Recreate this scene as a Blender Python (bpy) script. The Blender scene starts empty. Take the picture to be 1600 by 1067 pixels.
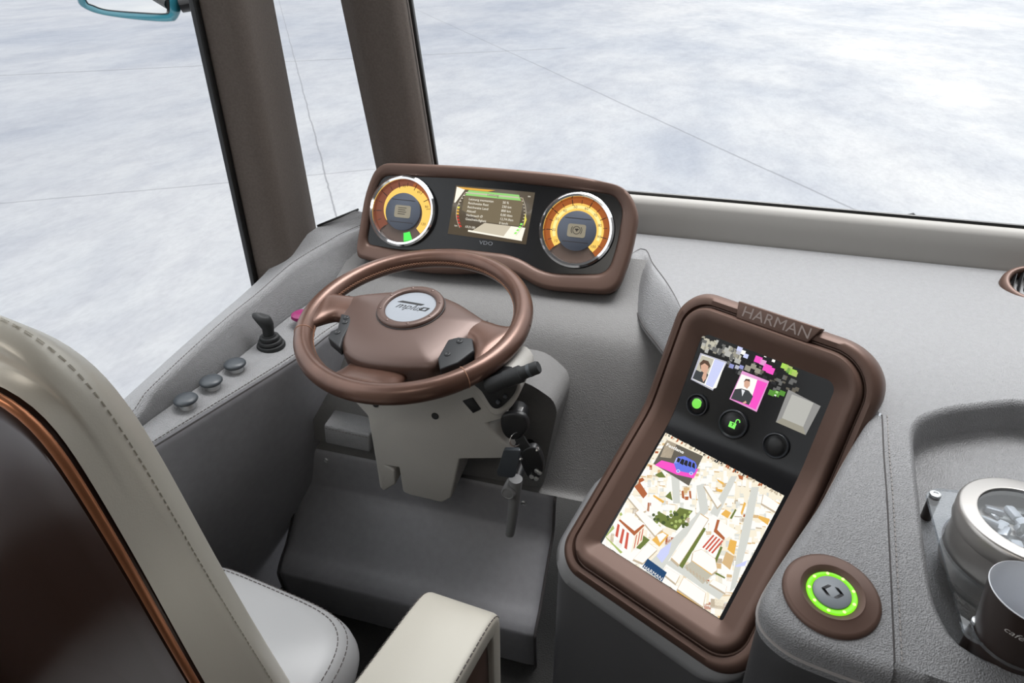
import bpy, bmesh, math, random
from math import sin, cos, pi, radians, sqrt, atan2
from mathutils import Vector, Matrix
from mathutils.geometry import delaunay_2d_cdt, tessellate_polygon

SC = bpy.context.scene
COL = SC.collection
random.seed(4)

# ------------------------------------------------------------------ camera, sky, light, exposure
FPX, YAW, PIT = 1060.0, radians(16), radians(30.7)
CAMP = Vector((0, 0, 1.45))
cam = bpy.data.cameras.new('camera'); cam.sensor_width = 36; cam.lens = FPX / 1600 * 36
cam.clip_start = 0.02; cam.clip_end = 300
camo = bpy.data.objects.new('camera', cam); COL.objects.link(camo)
camo.location = CAMP; camo.rotation_euler = (pi / 2 - PIT, 0, YAW)
SC.camera = camo

w = bpy.data.worlds.new('sky'); SC.world = w; w.use_nodes = True
nt = w.node_tree; nt.nodes.clear()
out = nt.nodes.new('ShaderNodeOutputWorld'); bg = nt.nodes.new('ShaderNodeBackground')
tc = nt.nodes.new('ShaderNodeTexCoord'); sx = nt.nodes.new('ShaderNodeSeparateXYZ'); rp = nt.nodes.new('ShaderNodeValToRGB')
nt.links.new(tc.outputs['Generated'], sx.inputs[0]); nt.links.new(sx.outputs['Z'], rp.inputs[0])
rp.color_ramp.elements[0].position = 0.0; rp.color_ramp.elements[0].color = (0.42, 0.425, 0.43, 1)
rp.color_ramp.elements[1].position = 0.95; rp.color_ramp.elements[1].color = (0.95, 0.98, 1.0, 1)
nt.links.new(rp.outputs[0], bg.inputs[0]); nt.links.new(bg.outputs[0], out.inputs[0])
bg.inputs[1].default_value = 2.7   # overcast: brighter overhead than at the horizon

V0 = lambda *a: Vector(a)
def area_light(name, loc, target, size, energy, color):
    l = bpy.data.lights.new(name, 'AREA'); l.shape = 'RECTANGLE'; l.size, l.size_y = size
    l.energy = energy; l.color = color
    o = bpy.data.objects.new(name, l); COL.objects.link(o); o.location = loc
    o.rotation_euler = (Vector(target) - Vector(loc)).to_track_quat('-Z', 'Y').to_euler()
    return o
# added warm fill light from above and behind the seat, not a fitted lamp
area_light('cabin_fill', (-0.35, -0.40, 2.06), (-.50, 0.6, 0.5), (0.6, 0.4), 4.8, (1.0, 0.95, 0.88))
# thinly veiled sun high ahead of the bus: a broad, very soft source
sl_ = bpy.data.lights.new('veiled_sun', 'SUN'); sl_.energy = 5.2; sl_.angle = radians(36); sl_.color = (1.0, 0.985, 0.97)
slo = bpy.data.objects.new('veiled_sun', sl_); COL.objects.link(slo); slo.rotation_euler = V0(0.10, 0.25, 0.94).to_track_quat('Z', 'Y').to_euler()

SC.view_settings.view_transform = 'Standard'
SC.view_settings.look = 'None'
SC.view_settings.exposure = 0.0
SC.view_settings.gamma = 1.0
SC.view_settings.use_curve_mapping = False

# ------------------------------------------------------------------ measuring: sight lines met with real planes
_fw = Vector((-sin(YAW) * cos(PIT), cos(YAW) * cos(PIT), -sin(PIT)))
_rt = Vector((cos(YAW), sin(YAW), 0)); _up = _rt.cross(_fw)
def ray(x, y): return _fw + _rt * ((x - 800) / FPX) - _up * ((y - 533.5) / FPX)
def at_z(x, y, z): r = ray(x, y); return CAMP + r * ((z - CAMP.z) / r.z)
def at_y(x, y, Y): r = ray(x, y); return CAMP + r * (Y / r.y)
def at_x(x, y, X): r = ray(x, y); return CAMP + r * (X / r.x)
def at_d(x, y, d): return CAMP + ray(x, y) * d
def at_plane(x, y, o, n):
    r = ray(x, y); return CAMP + r * ((o - CAMP).dot(n) / r.dot(n))
def V(*a): return Vector(a)

# ------------------------------------------------------------------ object helpers
ORG = {}
def thing(name, label, cat, loc=(0, 0, 0), group=None):
    o = bpy.data.objects.new(name, None); COL.objects.link(o); o.empty_display_size = 0.03
    o.location = loc; ORG[o.name] = Vector(loc)
    o['label'] = label; o['category'] = cat
    if group: o['group'] = group
    return o
def tag(o, label, cat, group=None):
    o['label'] = label; o['category'] = cat
    if group: o['group'] = group
    return o
def mesh(name, verts, faces, mats, parent=None, origin=None, mi=None, ang=40, label=None, kind=None, uv=None):
    """link one mesh; verts are world coordinates"""
    if parent is not None: org = ORG[parent.name]
    else: org = Vector(origin) if origin is not None else Vector((0, 0, 0))
    me = bpy.data.meshes.new(name)
    me.from_pydata([tuple(Vector(v) - org) for v in verts], [], [tuple(f) for f in faces])
    if not isinstance(mats, (list, tuple)): mats = [mats]
    for m in mats: me.materials.append(m)
    if mi is not None:
        me.polygons.foreach_set('material_index', mi)
    bm = bmesh.new(); bm.from_mesh(me)
    bmesh.ops.remove_doubles(bm, verts=bm.verts, dist=1e-6)
    bm.to_mesh(me); bm.free()
    me.shade_smooth()
    if ang is not None: me.set_sharp_from_angle(angle=radians(ang))
    o = bpy.data.objects.new(name, me); COL.objects.link(o)
    if parent is not None: o.parent = parent; ORG[o.name] = org.copy()
    else: o.location = org; ORG[o.name] = org.copy()
    if label: o['label'] = label
    if kind: o['kind'] = kind
    return o
def fixnormals(o):
    bm = bmesh.new(); bm.from_mesh(o.data); bmesh.ops.recalc_face_normals(bm, faces=bm.faces); bm.to_mesh(o.data); bm.free(); return o
def struct(o): o['kind'] = 'structure'; return o

class MB:
    """collect shapes into one mesh"""
    def __init__(s): s.v = []; s.f = []; s.m = []
    def add(s, verts, faces, mi=0):
        b = len(s.v); s.v += [Vector(v) for v in verts]
        for f in faces: s.f.append([i + b for i in f]); s.m.append(mi)
        return s
    def build(s, name, mats, parent=None, **k):
        return mesh(name, s.v, s.f, mats, parent, mi=s.m, **k)

def catmull(pts, n=8, closed=False):
    pts = [Vector(p) for p in pts]; N = len(pts); res = []
    segs = N if closed else N - 1
    for i in range(segs):
        if closed: p0, p1, p2, p3 = pts[(i - 1) % N], pts[i], pts[(i + 1) % N], pts[(i + 2) % N]
        else:
            p1, p2 = pts[i], pts[i + 1]
            p0 = pts[i - 1] if i else p1 * 2 - p2
            p3 = pts[i + 2] if i + 2 < N else p2 * 2 - p1
        for k in range(n):
            t = k / n
            res.append(0.5 * ((2 * p1) + (p2 - p0) * t + (2 * p0 - 5 * p1 + 4 * p2 - p3) * t * t + (3 * p1 - p0 - 3 * p2 + p3) * t ** 3))
    if not closed: res.append(pts[-1].copy())
    return res
def resample(pts, n, closed=False):
    P = [Vector(p) for p in pts]
    if closed: P = P + [P[0]]
    L = [0]
    for a, b in zip(P, P[1:]): L.append(L[-1] + (b - a).length)
    cnt = n if closed else n - 1
    res = []; j = 0
    for i in range(n):
        d = L[-1] * i / cnt
        while j < len(P) - 2 and L[j + 1] < d: j += 1
        s = L[j + 1] - L[j]
        res.append(P[j].lerp(P[j + 1], 0 if s < 1e-9 else (d - L[j]) / s))
    return res
def round_poly(pts, r, seg=6):
    """2-D/3-D closed polygon with rounded corners; r scalar or list"""
    P = [Vector(p) for p in pts]; N = len(P); res = []
    for i in range(N):
        ri = r[i] if isinstance(r, (list, tuple)) else r
        a, b, c = P[i - 1], P[i], P[(i + 1) % N]
        u = (a - b); v = (c - b); lu, lv = u.length, v.length
        d = min(ri, lu * .49, lv * .49); p = b + u / lu * d; q = b + v / lv * d
        for k in range(seg + 1):
            t = k / seg
            res.append(p * (1 - t) ** 2 + b * 2 * t * (1 - t) + q * t * t)
    return res
def grid_faces(r, c, cc=False, rc=False):
    F = []
    for i in range(r if rc else r - 1):
        for j in range(c if cc else c - 1):
            F.append((i * c + j, i * c + (j + 1) % c, ((i + 1) % r) * c + (j + 1) % c, ((i + 1) % r) * c + j))
    return F
def surf(rows, ru=6, rv=6):
    """smooth surface through rows of control points"""
    R = [catmull(r, ru) for r in rows]
    cols = [catmull([R[i][j] for i in range(len(R))], rv) for j in range(len(R[0]))]
    nr, nc = len(cols[0]), len(cols)
    return [cols[j][i] for i in range(nr) for j in range(nc)], grid_faces(nr, nc)
def loft(loops, closed=True, cap0=False, cap1=False):
    n = len(loops[0]); v = [p for l in loops for p in l]
    f = grid_faces(len(loops), n, cc=closed)
    if cap0: f.append(tuple(range(n))[::-1])
    if cap1: f.append(tuple(range((len(loops) - 1) * n, len(loops) * n)))
    return v, f
def frame(n, ref=(0, 0, 1)):
    n = Vector(n).normalized(); ref = Vector(ref)
    if abs(n.dot(ref)) > .98: ref = Vector((0, 1, 0))
    u = ref.cross(n).normalized(); return u, n.cross(u), n
def circle(c, u, v, r, n=32, r2=None):
    r2 = r if r2 is None else r2
    return [c + u * (r * cos(2 * pi * i / n)) + v * (r2 * sin(2 * pi * i / n)) for i in range(n)]
def lathe(c, n, prof, seg=40, cap0=True, cap1=True, ref=(0, 0, 1)):
    u, v, n = frame(n, ref); c = Vector(c)
    return loft([circle(c + n * h, u, v, max(r, 1e-5), seg) for r, h in prof], True, cap0, cap1)
def tube(pts, r, seg=10, closed=False, caps=True, flat=1.0):
    P = [Vector(p) for p in pts]; N = len(P); loops = []; up = None
    for i in range(N):
        a = P[i - 1] if (i or closed) else P[i]; b = P[(i + 1) % N] if (i + 1 < N or closed) else P[i]
        t = (b - a).normalized()
        if up is None:
            up = Vector((0, 0, 1)) if abs(t.z) < .9 else Vector((1, 0, 0))
        up = (up - t * up.dot(t)).normalized(); s = t.cross(up)
        rr = r[i] if isinstance(r, (list, tuple)) else r
        loops.append(circle(P[i], s, up, rr, seg, rr * flat))
    v, f = loft(loops, True, caps and not closed, caps and not closed)
    if closed:
        b = (N - 1) * seg
        for j in range(seg): f.append((b + j, b + (j + 1) % seg, (j + 1) % seg, j))
    return v, f
def prism(poly, back, bevel=0.0, seg=3):
    """solid between polygon `poly` (3-D points, front) and the same shifted by vector `back`, edges bevelled"""
    n = len(poly); v = [Vector(p) for p in poly] + [Vector(p) + Vector(back) for p in poly]
    f = [tuple(range(n)), tuple(range(2 * n - 1, n - 1, -1))] + [(i, i + n, (i + 1) % n + n, (i + 1) % n) for i in range(n)]
    if bevel <= 0: return v, f
    bm = bmesh.new(); bv = [bm.verts.new(p) for p in v]
    for q in f: bm.faces.new([bv[i] for i in q])
    bmesh.ops.recalc_face_normals(bm, faces=bm.faces)
    bm.normal_update()
    ed = [e for e in bm.edges if len(e.link_faces) == 2 and e.calc_face_angle(0) > radians(30)]
    bmesh.ops.bevel(bm, geom=ed, offset=bevel, segments=seg, affect='EDGES', profile=.5, clamp_overlap=True)
    bm.verts.index_update()
    r = [p.co.copy() for p in bm.verts], [[p.index for p in q.verts] for q in bm.faces]
    bm.free(); return r
def box(c, s, bevel=0.0, rot=None, seg=3):
    c = Vector(c); x, y, z = s[0] / 2, s[1] / 2, s[2] / 2
    p = [V(-x, -y, z), V(x, -y, z), V(x, y, z), V(-x, y, z)]
    v, f = prism(p, (0, 0, -s[2]), bevel, seg)
    if rot is not None: v = [rot @ q for q in v]
    return [q + c for q in v], f
def inside(p, poly):
    c = False; n = len(poly); j = n - 1
    for i in range(n):
        a, b = poly[i], poly[j]
        if (a[1] > p[1]) != (b[1] > p[1]) and p[0] < (b[0] - a[0]) * (p[1] - a[1]) / (b[1] - a[1]) + a[0]: c = not c
        j = i
    return c
def fill2d(outer, holes=(), step=0.03):
    """triangles filling a 2-D outline with holes"""
    vs = []; es = []
    for L in [outer] + list(holes):
        b = len(vs); vs += [Vector((p[0], p[1])) for p in L]
        es += [(b + i, b + (i + 1) % len(L)) for i in range(len(L))]
    if step:
        xs = [p[0] for p in outer]; ys = [p[1] for p in outer]
        x = min(xs) + step / 2
        while x < max(xs):
            y = min(ys) + step / 2
            while y < max(ys):
                if inside((x, y), outer) and not any(inside((x, y), h) for h in holes): vs.append(Vector((x, y)))
                y += step
            x += step
    ov, oe, of, *_ = delaunay_2d_cdt(vs, es, [], 0, 1e-5)
    F = []
    for f in of:
        c = sum((ov[i] for i in f), Vector((0, 0))) / len(f)
        if inside(c, outer) and not any(inside(c, h) for h in holes): F.append(tuple(f))
    return ov, F
_tc = {}
def text2d(s, size=1.0, align='CENTER', shear=0.0):
    """outline letters of the built-in font as 2-D triangles"""
    cu = bpy.data.curves.new('t', 'FONT'); cu.body = s; cu.size = size; cu.align_x = align; cu.align_y = 'CENTER'; cu.shear = shear
    cu.resolution_u = 3
    ob = bpy.data.objects.new('t', cu); COL.objects.link(ob)
    dg = bpy.context.evaluated_depsgraph_get(); dg.update()
    me = bpy.data.meshes.new_from_object(ob.evaluated_get(dg))
    v = [(p.co.x, p.co.y) for p in me.vertices]; f = [tuple(p.vertices) for p in me.polygons]
    bpy.data.objects.remove(ob); bpy.data.curves.remove(cu); bpy.data.meshes.remove(me)
    return v, f
def stitches(mb, pts, length=0.006, gap=0.003, r=0.0009, mi=0):
    """a row of short thread stitches along a line"""
    P = [Vector(p) for p in pts]; L = sum((b - a).length for a, b in zip(P, P[1:]))
    n = max(2, int(L / (length + gap))); Q = resample(P, n * 3 + 1)
    for i in range(n):
        a, b = Q[i * 3], Q[i * 3 + 2]
        v, f = tube([a, a.lerp(b, .5), b], r, 5); mb.add(v, f, mi)

# ------------------------------------------------------------------ materials
def mat(name, col, rough=.5, metal=0.0, bump=None, spec=.5, emit=None, estr=1.0, var=None, coat=0.0, sheen=0.0):
    m = bpy.data.materials.new(name); m.use_nodes = True
    N = m.node_tree.nodes; L = m.node_tree.links; b = N['Principled BSDF']
    b.inputs['Base Color'].default_value = (*col, 1); b.inputs['Roughness'].default_value = rough
    b.inputs['Metallic'].default_value = metal; b.inputs['Specular IOR Level'].default_value = spec
    b.inputs['Coat Weight'].default_value = coat; b.inputs['Sheen Weight'].default_value = sheen
    if emit: b.inputs['Emission Color'].default_value = (*emit, 1); b.inputs['Emission Strength'].default_value = estr
    t = None
    if bump or var:
        t = N.new('ShaderNodeTexCoord')
    if bump:
        kind, scale, strength, dist = bump
        if kind == 'leather':
            x = N.new('ShaderNodeTexVoronoi'); x.feature = 'SMOOTH_F1'; x.inputs['Scale'].default_value = scale
            x.inputs['Smoothness'].default_value = .6
            d = N.new('ShaderNodeTexNoise'); d.inputs['Scale'].default_value = scale * .7; d.inputs['Detail'].default_value = 2
            mx = N.new('ShaderNodeMix'); mx.data_type = 'FLOAT'; mx.inputs[0].default_value = .45
            L.new(t.outputs['Object'], x.inputs['Vector']); L.new(t.outputs['Object'], d.inputs['Vector'])
            L.new(x.outputs['Distance'], mx.inputs[2]); L.new(d.outputs['Fac'], mx.inputs[3]); h = mx.outputs[0]
        elif kind == 'brush':
            mp = N.new('ShaderNodeMapping'); mp.inputs['Scale'].default_value = (1, 1, 40)
            x = N.new('ShaderNodeTexNoise'); x.inputs['Scale'].default_value = scale
            L.new(t.outputs['Object'], mp.inputs[0]); L.new(mp.outputs[0], x.inputs['Vector']); h = x.outputs['Fac']
        else:
            x = N.new('ShaderNodeTexNoise'); x.inputs['Scale'].default_value = scale; x.inputs['Detail'].default_value = 4
            L.new(t.outputs['Object'], x.inputs['Vector']); h = x.outputs['Fac']
        bp = N.new('ShaderNodeBump'); bp.inputs['Strength'].default_value = strength; bp.inputs['Distance'].default_value = dist
        L.new(h, bp.inputs['Height']); L.new(bp.outputs[0], b.inputs['Normal'])
    if var:
        sc, amt = var
        x = N.new('ShaderNodeTexNoise'); x.inputs['Scale'].default_value = sc; x.inputs['Detail'].default_value = 5
        L.new(t.outputs['Object'], x.inputs['Vector'])
        r = N.new('ShaderNodeValToRGB'); r.color_ramp.elements[0].position = .3; r.color_ramp.elements[1].position = .7
        r.color_ramp.elements[0].color = (*[c * (1 - amt) for c in col], 1); r.color_ramp.elements[1].color = (*[min(1, c * (1 + amt)) for c in col], 1)
        L.new(x.outputs['Fac'], r.inputs[0]); L.new(r.outputs[0], b.inputs['Base Color'])
    return m
def glow(name, col, s=1.0):
    return mat(name, tuple(c * .02 for c in col), .35, emit=col, estr=s, spec=.2)

M = {}
M['leather'] = mat('grey_leather', (.212, .212, .217), .45, bump=('leather', 520, .75, .0025), spec=.45, var=(90, .05))
M['dark_leather'] = mat('charcoal_leather', (.15, .148, .153), .45, bump=('leather', 500, .18, .001), spec=.45, var=(60, .05))
M['cockpit'] = mat('shaded_cockpit_leather', (.140, .137, .135), .55, bump=('leather', 480, .5, .002), spec=.35, var=(90, .04))  # grey leather darkened, cockpit shade put into the colour
M['dark_leather2'] = mat('shaded_block_leather', (.105, .104, .108), .48, bump=('leather', 500, .18, .001))  # dark leather toned down for the shade on the console block
M['charcoal'] = mat('shaded_front_leather', (.055, .054, .056), .5, bump=('leather', 500, .18, .001))  # dark leather darkened further, shade painted into the front panel
M['pedal_leather'] = mat('lit_dark_leather', (.27, .268, .285), .45, bump=('leather', 500, .18, .001), spec=.45, var=(60, .05))  # dark leather lightened to paint light onto footwell and left wall
M['plastic'] = mat('grey_grained_plastic', (.38, .365, .34), .55, bump=('leather', 380, .3, .0015), spec=.4)
M['brown'] = mat('brown_metallic_plastic', (.118, .070, .054), .46, .30, bump=('noise', 900, .05, .0005), spec=.4)
M['bronze_leather'] = mat('bronze_leather', (.115, .060, .043), .31, .45, bump=('leather', 700, .10, .0008), spec=.6, var=(30, .10))
M['hub'] = mat('bronze_hub_leather', (.098, .060, .049), .40, .30, bump=('leather', 700, .08, .0006), spec=.5)
M['black'] = mat('black_plastic', (.012, .012, .013), .42, spec=.4)
M['matt_black'] = mat('matt_black_rubber', (.016, .017, .018), .6, spec=.4)
M['gloss_black'] = mat('black_gloss_panel', (.006, .006, .007), .22, spec=.35)
M['slate'] = mat('slate_grey_plastic', (.045, .052, .06), .42, spec=.5)
M['pod'] = mat('dark_grey_switch_plastic', (.016, .017, .019), .5, spec=.35)
M['seam'] = mat('dark_seam', (.05, .045, .045), .8)
M['thread'] = mat('grey_thread', (.30, .28, .27), .7)
M['dark_thread'] = mat('dark_thread', (.10, .085, .08), .7)
M['brown_thread'] = mat('copper_thread', (.30, .15, .09), .6)
M['chrome'] = mat('chrome', (.82, .82, .83), .08, 1.0)
M['silver'] = mat('satin_silver', (.62, .63, .64), .32, .9)
M['tin'] = mat('brushed_tin', (.42, .40, .38), .34, .85, bump=('brush', 30, .06, .0004))
M['fabric'] = mat('taupe_fabric', (.118, .098, .086), .85, bump=('noise', 700, .35, .002), spec=.2, var=(200, .10))
M['cream'] = mat('champagne_leather', (.60, .565, .49), .36, .15, bump=('leather', 520, .10, .0008), spec=.5)
M['cushion'] = mat('shaded_cushion_leather', (.40, .40, .405), .42, .1, bump=('leather', 520, .10, .0008), spec=.4)  # seat leather greyed and darkened to paint shade on the cushion
M['shell'] = mat('brown_seat_shell', (.040, .017, .010), .3, .3, spec=.5)
M['copper'] = mat('copper_edge', (.50, .20, .095), .33, .6, spec=.5)
M['carpet'] = mat('dark_floor', (.02, .019, .018), .9, bump=('noise', 300, .8, .004))
M['ceiling'] = mat('pale_lining', (.32, .31, .30), .8)
M['teal'] = mat('teal_paint', (.03, .20, .26), .25, .1, coat=.5)
M['magenta'] = mat('magenta_plastic', (.22, .015, .10), .35)
M['white_plastic'] = mat('white_porcelain', (.72, .74, .78), .25)
M['cupbrown'] = mat('dark_brown_cup', (.028, .018, .015), .3, spec=.5)
M['frit'] = mat('black_glass_border', (.008, .008, .008), .35)
M['lever'] = mat('grey_lever_plastic', (.17, .17, .172), .45)

def glass_mat(name, tint=(1, 1, 1), refl=.04, rough=0.0):
    m = bpy.data.materials.new(name); m.use_nodes = True; N = m.node_tree.nodes; L = m.node_tree.links; N.clear()
    o = N.new('ShaderNodeOutputMaterial'); a = N.new('ShaderNodeBsdfTransparent'); g = N.new('ShaderNodeBsdfGlossy')
    f = N.new('ShaderNodeLayerWeight'); f.inputs['Blend'].default_value = .08
    mu = N.new('ShaderNodeMath'); mu.operation = 'MULTIPLY_ADD'; mu.inputs[1].default_value = .12; mu.inputs[2].default_value = refl
    x = N.new('ShaderNodeMixShader'); a.inputs[0].default_value = (*tint, 1); g.inputs['Roughness'].default_value = rough
    L.new(f.outputs['Facing'], mu.inputs[0]); L.new(mu.outputs[0], x.inputs[0]); L.new(a.outputs[0], x.inputs[1]); L.new(g.outputs[0], x.inputs[2])
    L.new(x.outputs[0], o.inputs[0]); return m
M['glass'] = glass_mat('window_glass', (.98, .985, .99), .0, .12)
M['acrylic'] = glass_mat('clear_acrylic', (.88, .90, .92), .10)
M['acrylic_edge'] = glass_mat('acrylic_edge', (.80, .84, .88), .34, .15)

def concrete():
    m = bpy.data.materials.new('pale_concrete'); m.use_nodes = True; N = m.node_tree.nodes; L = m.node_tree.links; b = N['Principled BSDF']
    g = N.new('ShaderNodeNewGeometry')
    def noise(scale, detail, stretch=(1, 1, 1)):
        mp = N.new('ShaderNodeMapping'); mp.inputs['Scale'].default_value = (stretch[0], stretch[1] * .5, 1); L.new(g.outputs['Position'], mp.inputs[0])
        mp.inputs['Rotation'].default_value = (0, 0, .3)
        n = N.new('ShaderNodeTexNoise'); n.inputs['Scale'].default_value = scale; n.inputs['Detail'].default_value = detail; n.inputs['Roughness'].default_value = .62
        L.new(mp.outputs[0], n.inputs['Vector']); return n.outputs['Fac']
    def ramp(x, p0, c0, p1, c1):
        r = N.new('ShaderNodeValToRGB'); e = r.color_ramp.elements; e[0].position = p0; e[1].position = p1
        e[0].color = (*c0, 1); e[1].color = (*c1, 1); L.new(x, r.inputs[0]); return r.outputs[0]
    def mixc(a, bb, fac, mode='MULTIPLY'):
        x = N.new('ShaderNodeMix'); x.data_type = 'RGBA'; x.blend_type = mode
        if isinstance(fac, float): x.inputs[0].default_value = fac
        else: L.new(fac, x.inputs[0])
        L.new(a, x.inputs[6])
        if isinstance(bb, tuple): x.inputs[7].default_value = (*bb, 1)
        else: L.new(bb, x.inputs[7])
        return x.outputs[2]
    c = ramp(noise(.16, 5, (1, 1.3, 1)), .34, (.140, .150, .168), .58, (.190, .193, .198))
    c = mixc(c, ramp(noise(.8, 9), .36, (.86, .875, .90), .56, (1.03, 1.03, 1.02)), 1.0)
    c = mixc(c, ramp(noise(5, 10), .36, (.90, .90, .915), .58, (1.03, 1.03, 1.02)), .8)
    c = mixc(c, ramp(noise(30, 6), .3, (.90, .90, .91), .6, (1.04, 1.04, 1.04)), .8)
    sp0 = N.new('ShaderNodeSeparateXYZ'); L.new(g.outputs['Position'], sp0.inputs[0])
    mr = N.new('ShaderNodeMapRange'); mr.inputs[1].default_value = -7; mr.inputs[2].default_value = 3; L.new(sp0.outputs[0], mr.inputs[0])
    c = mixc(c, ramp(mr.outputs[0], 0, (.86, .875, .92), 1, (1.38, 1.355, 1.32)), 1.0)   # bluer grey at left, paler and warmer towards the right
    # slab joints and cracks lying across the yard
    wob = noise(1.6, 5); fine = noise(9, 4)
    sep = N.new('ShaderNodeSeparateXYZ'); L.new(g.outputs['Position'], sep.inputs[0])
    def math(op, a, bb=None, cc=None):
        q = N.new('ShaderNodeMath'); q.operation = op
        for i, x in enumerate((a, bb, cc)):
            if x is None: continue
            if isinstance(x, (int, float)): q.inputs[i].default_value = x
            else: L.new(x, q.inputs[i])
        return q.outputs[0]
    for A, B, wd, dark, lim in JOINTS:
        d = (B - A).normalized(); nx, ny = -d.y, d.x; off = nx * A.x + ny * A.y
        s = math('ADD', math('MULTIPLY', sep.outputs[0], nx), math('MULTIPLY', sep.outputs[1], ny))
        s = math('SUBTRACT', s, off)
        s = math('ADD', s, math('MULTIPLY_ADD', wob, .05, -.025)); s = math('ADD', s, math('MULTIPLY_ADD', fine, .016, -.008))
        k = N.new('ShaderNodeMapRange'); k.inputs[1].default_value = wd * .3; k.inputs[2].default_value = wd; k.inputs[3].default_value = dark; k.inputs[4].default_value = 0
        L.new(math('ABSOLUTE', s), k.inputs[0])
        fac = k.outputs[0]
        if lim is not None: fac = math('MULTIPLY', fac, math('LESS_THAN', sep.outputs[0], lim))
        c = mixc(c, (.07, .07, .075), fac, 'MIX')
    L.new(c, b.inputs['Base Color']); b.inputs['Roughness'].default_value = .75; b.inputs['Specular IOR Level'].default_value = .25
    return m
GZ = -.55
JOINTS = [(at_z(0, 118, GZ), at_z(310, 103, GZ), .045, .75, -3.2), (at_z(0, 318, GZ), at_z(360, 285, GZ), .02, .5, -3.0),
          (at_z(465, 110, GZ), at_z(525, 335, GZ), .012, .7, None), (at_z(935, 145, GZ), at_z(1340, 330, GZ), .022, .55, None)]
M['concrete'] = concrete()

# ================================================================== THE SETTING
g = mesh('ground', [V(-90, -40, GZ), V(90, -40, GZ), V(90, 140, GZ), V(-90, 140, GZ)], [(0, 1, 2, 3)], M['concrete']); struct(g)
def slab(name, c, s, m, bev=0): return struct(mesh(name, *box(c, s, bev), m))
slab('floor', (.15, .35, -.03), (2.3, 2.75, .06), M['carpet'])
slab('ceiling', (.15, .085, 2.13), (2.5, 2.27, .06), M['ceiling'])   # ends at y = 1.22 out of view, drawn back so overhead sky lights the dash

slab('blocking_wall_rear', (.15, -1.04, 1.05), (2.5, .05, 2.2), M['ceiling'])  # unseen blank wall, added to cut ambient light in the cabin
slab('blocking_wall_right', (1.36, .35, 1.05), (.05, 2.75, 2.2), M['ceiling'])  # likewise added out of view to keep side light out
# --- left wall below the side window
EDGE = [V(-1.0, -.3, .68), V(-.965, .2, .68), V(-.93, .5, .68)] + [at_z(x, y, .68) for x, y in ((220, 705), (340, 632), (465, 555), (516, 517))] + [V(-.74, 1.30, .68), V(-.72, 1.55, .68)]
EDGE = catmull(EDGE, 8)
def off(ps, dx, dz): return [p + V(dx, 0, dz) for p in ps]
rows = [off(EDGE, .000, .000), off(EDGE, .004, -.006), off(EDGE, .004, -.02), off(EDGE, -.005, -.12)]
cz = []
for p in EDGE:
    z = .47 - (p.y - .8) * .12
    cz.append(V(p.x - .015, p.y, z))
rows += [[q + V(0.001, 0, .012) for q in cz], [q + V(-.004, 0, -.012) for q in cz], [V(p.x - .085, p.y, .12) for p in EDGE], [V(p.x - .10, p.y, 0) for p in EDGE]]
wl = mesh('wall_left', *loft(rows, False), M['pedal_leather'], ang=50); struct(wl)
# outer skin of the bus under the window so the wall has thickness
slab('wall_left.001', (-1.035, .45, .29), (.05, 2.3, .72), M['dark_leather'])

# --- pillars
def pillar(name, foot, head, ins, m, seal=()):
    """foot/head: four corners (outer-rear, inner-rear, inner-front, outer-front)"""
    N = 12; loops = []
    for i in range(N + 1):
        t = i / N; q = [Vector(a).lerp(Vector(b), t) for a, b in zip(foot, head)]
        loops.append(round_poly(q, ins, 6))
    o = mesh(name, *loft(loops, True, True, True), m, ang=60); struct(o); return fixnormals(o)
def pl(x, y, X): return at_x(x, y, X)
# side pillar at x = -0.95
A0, A1 = pl(401, 430, -1.03), pl(309, 0, -1.03); B0, B1 = pl(499, 378, -1.0), pl(428, 0, -1.0)
def up(a, b, z): d = b - a; return a + d * ((z - a.z) / d.z)
zf, zh = .56, 2.11
f_ = [up(A0, A1, zf), up(A0, A1, zf) + V(.075, .03, 0), up(B0, B1, zf) + V(.015, -.05, 0), up(B0, B1, zf)]
h_ = [up(A0, A1, zh), up(A0, A1, zh) + V(.075, .03, 0), up(B0, B1, zh) + V(.015, -.05, 0), up(B0, B1, zh)]
f_ = [f_[0], f_[1], f_[2], f_[3], f_[3] + V(-.09, .06, 0), f_[0] + V(-.07, .11, 0)]; h_ = [h_[0], h_[1], h_[2], h_[3], h_[3] + V(-.09, .06, 0), h_[0] + V(-.07, .11, 0)]
pillar('trim_1', f_, h_, [.008, .045, .04, .008, .02, .02], M['fabric'])
# front corner pillar about y = 1.6
C0, C1 = at_y(584, 250, 1.62), at_y(531, 0, 1.62); D0, D1 = at_y(672, 250, 1.60), at_y(632, 0, 1.60)
zf = .80
f_ = [up(C0, C1, zf), up(C0, C1, zf) + V(.06, -.045, 0), up(D0, D1, zf) + V(-.02, -.03, 0), up(D0, D1, zf), up(D0, D1, zf) + V(-.02, .10, 0), up(C0, C1, zf) + V(0, .10, 0)]
h_ = [up(C0, C1, zh), up(C0, C1, zh) + V(.06, -.045, 0), up(D0, D1, zh) + V(-.02, -.03, 0), up(D0, D1, zh), up(D0, D1, zh) + V(-.02, .10, 0), up(C0, C1, zh) + V(0, .10, 0)]
pillar('trim_2', f_, h_, [.008, .03, .03, .008, .02, .02], M['fabric'])
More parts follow.
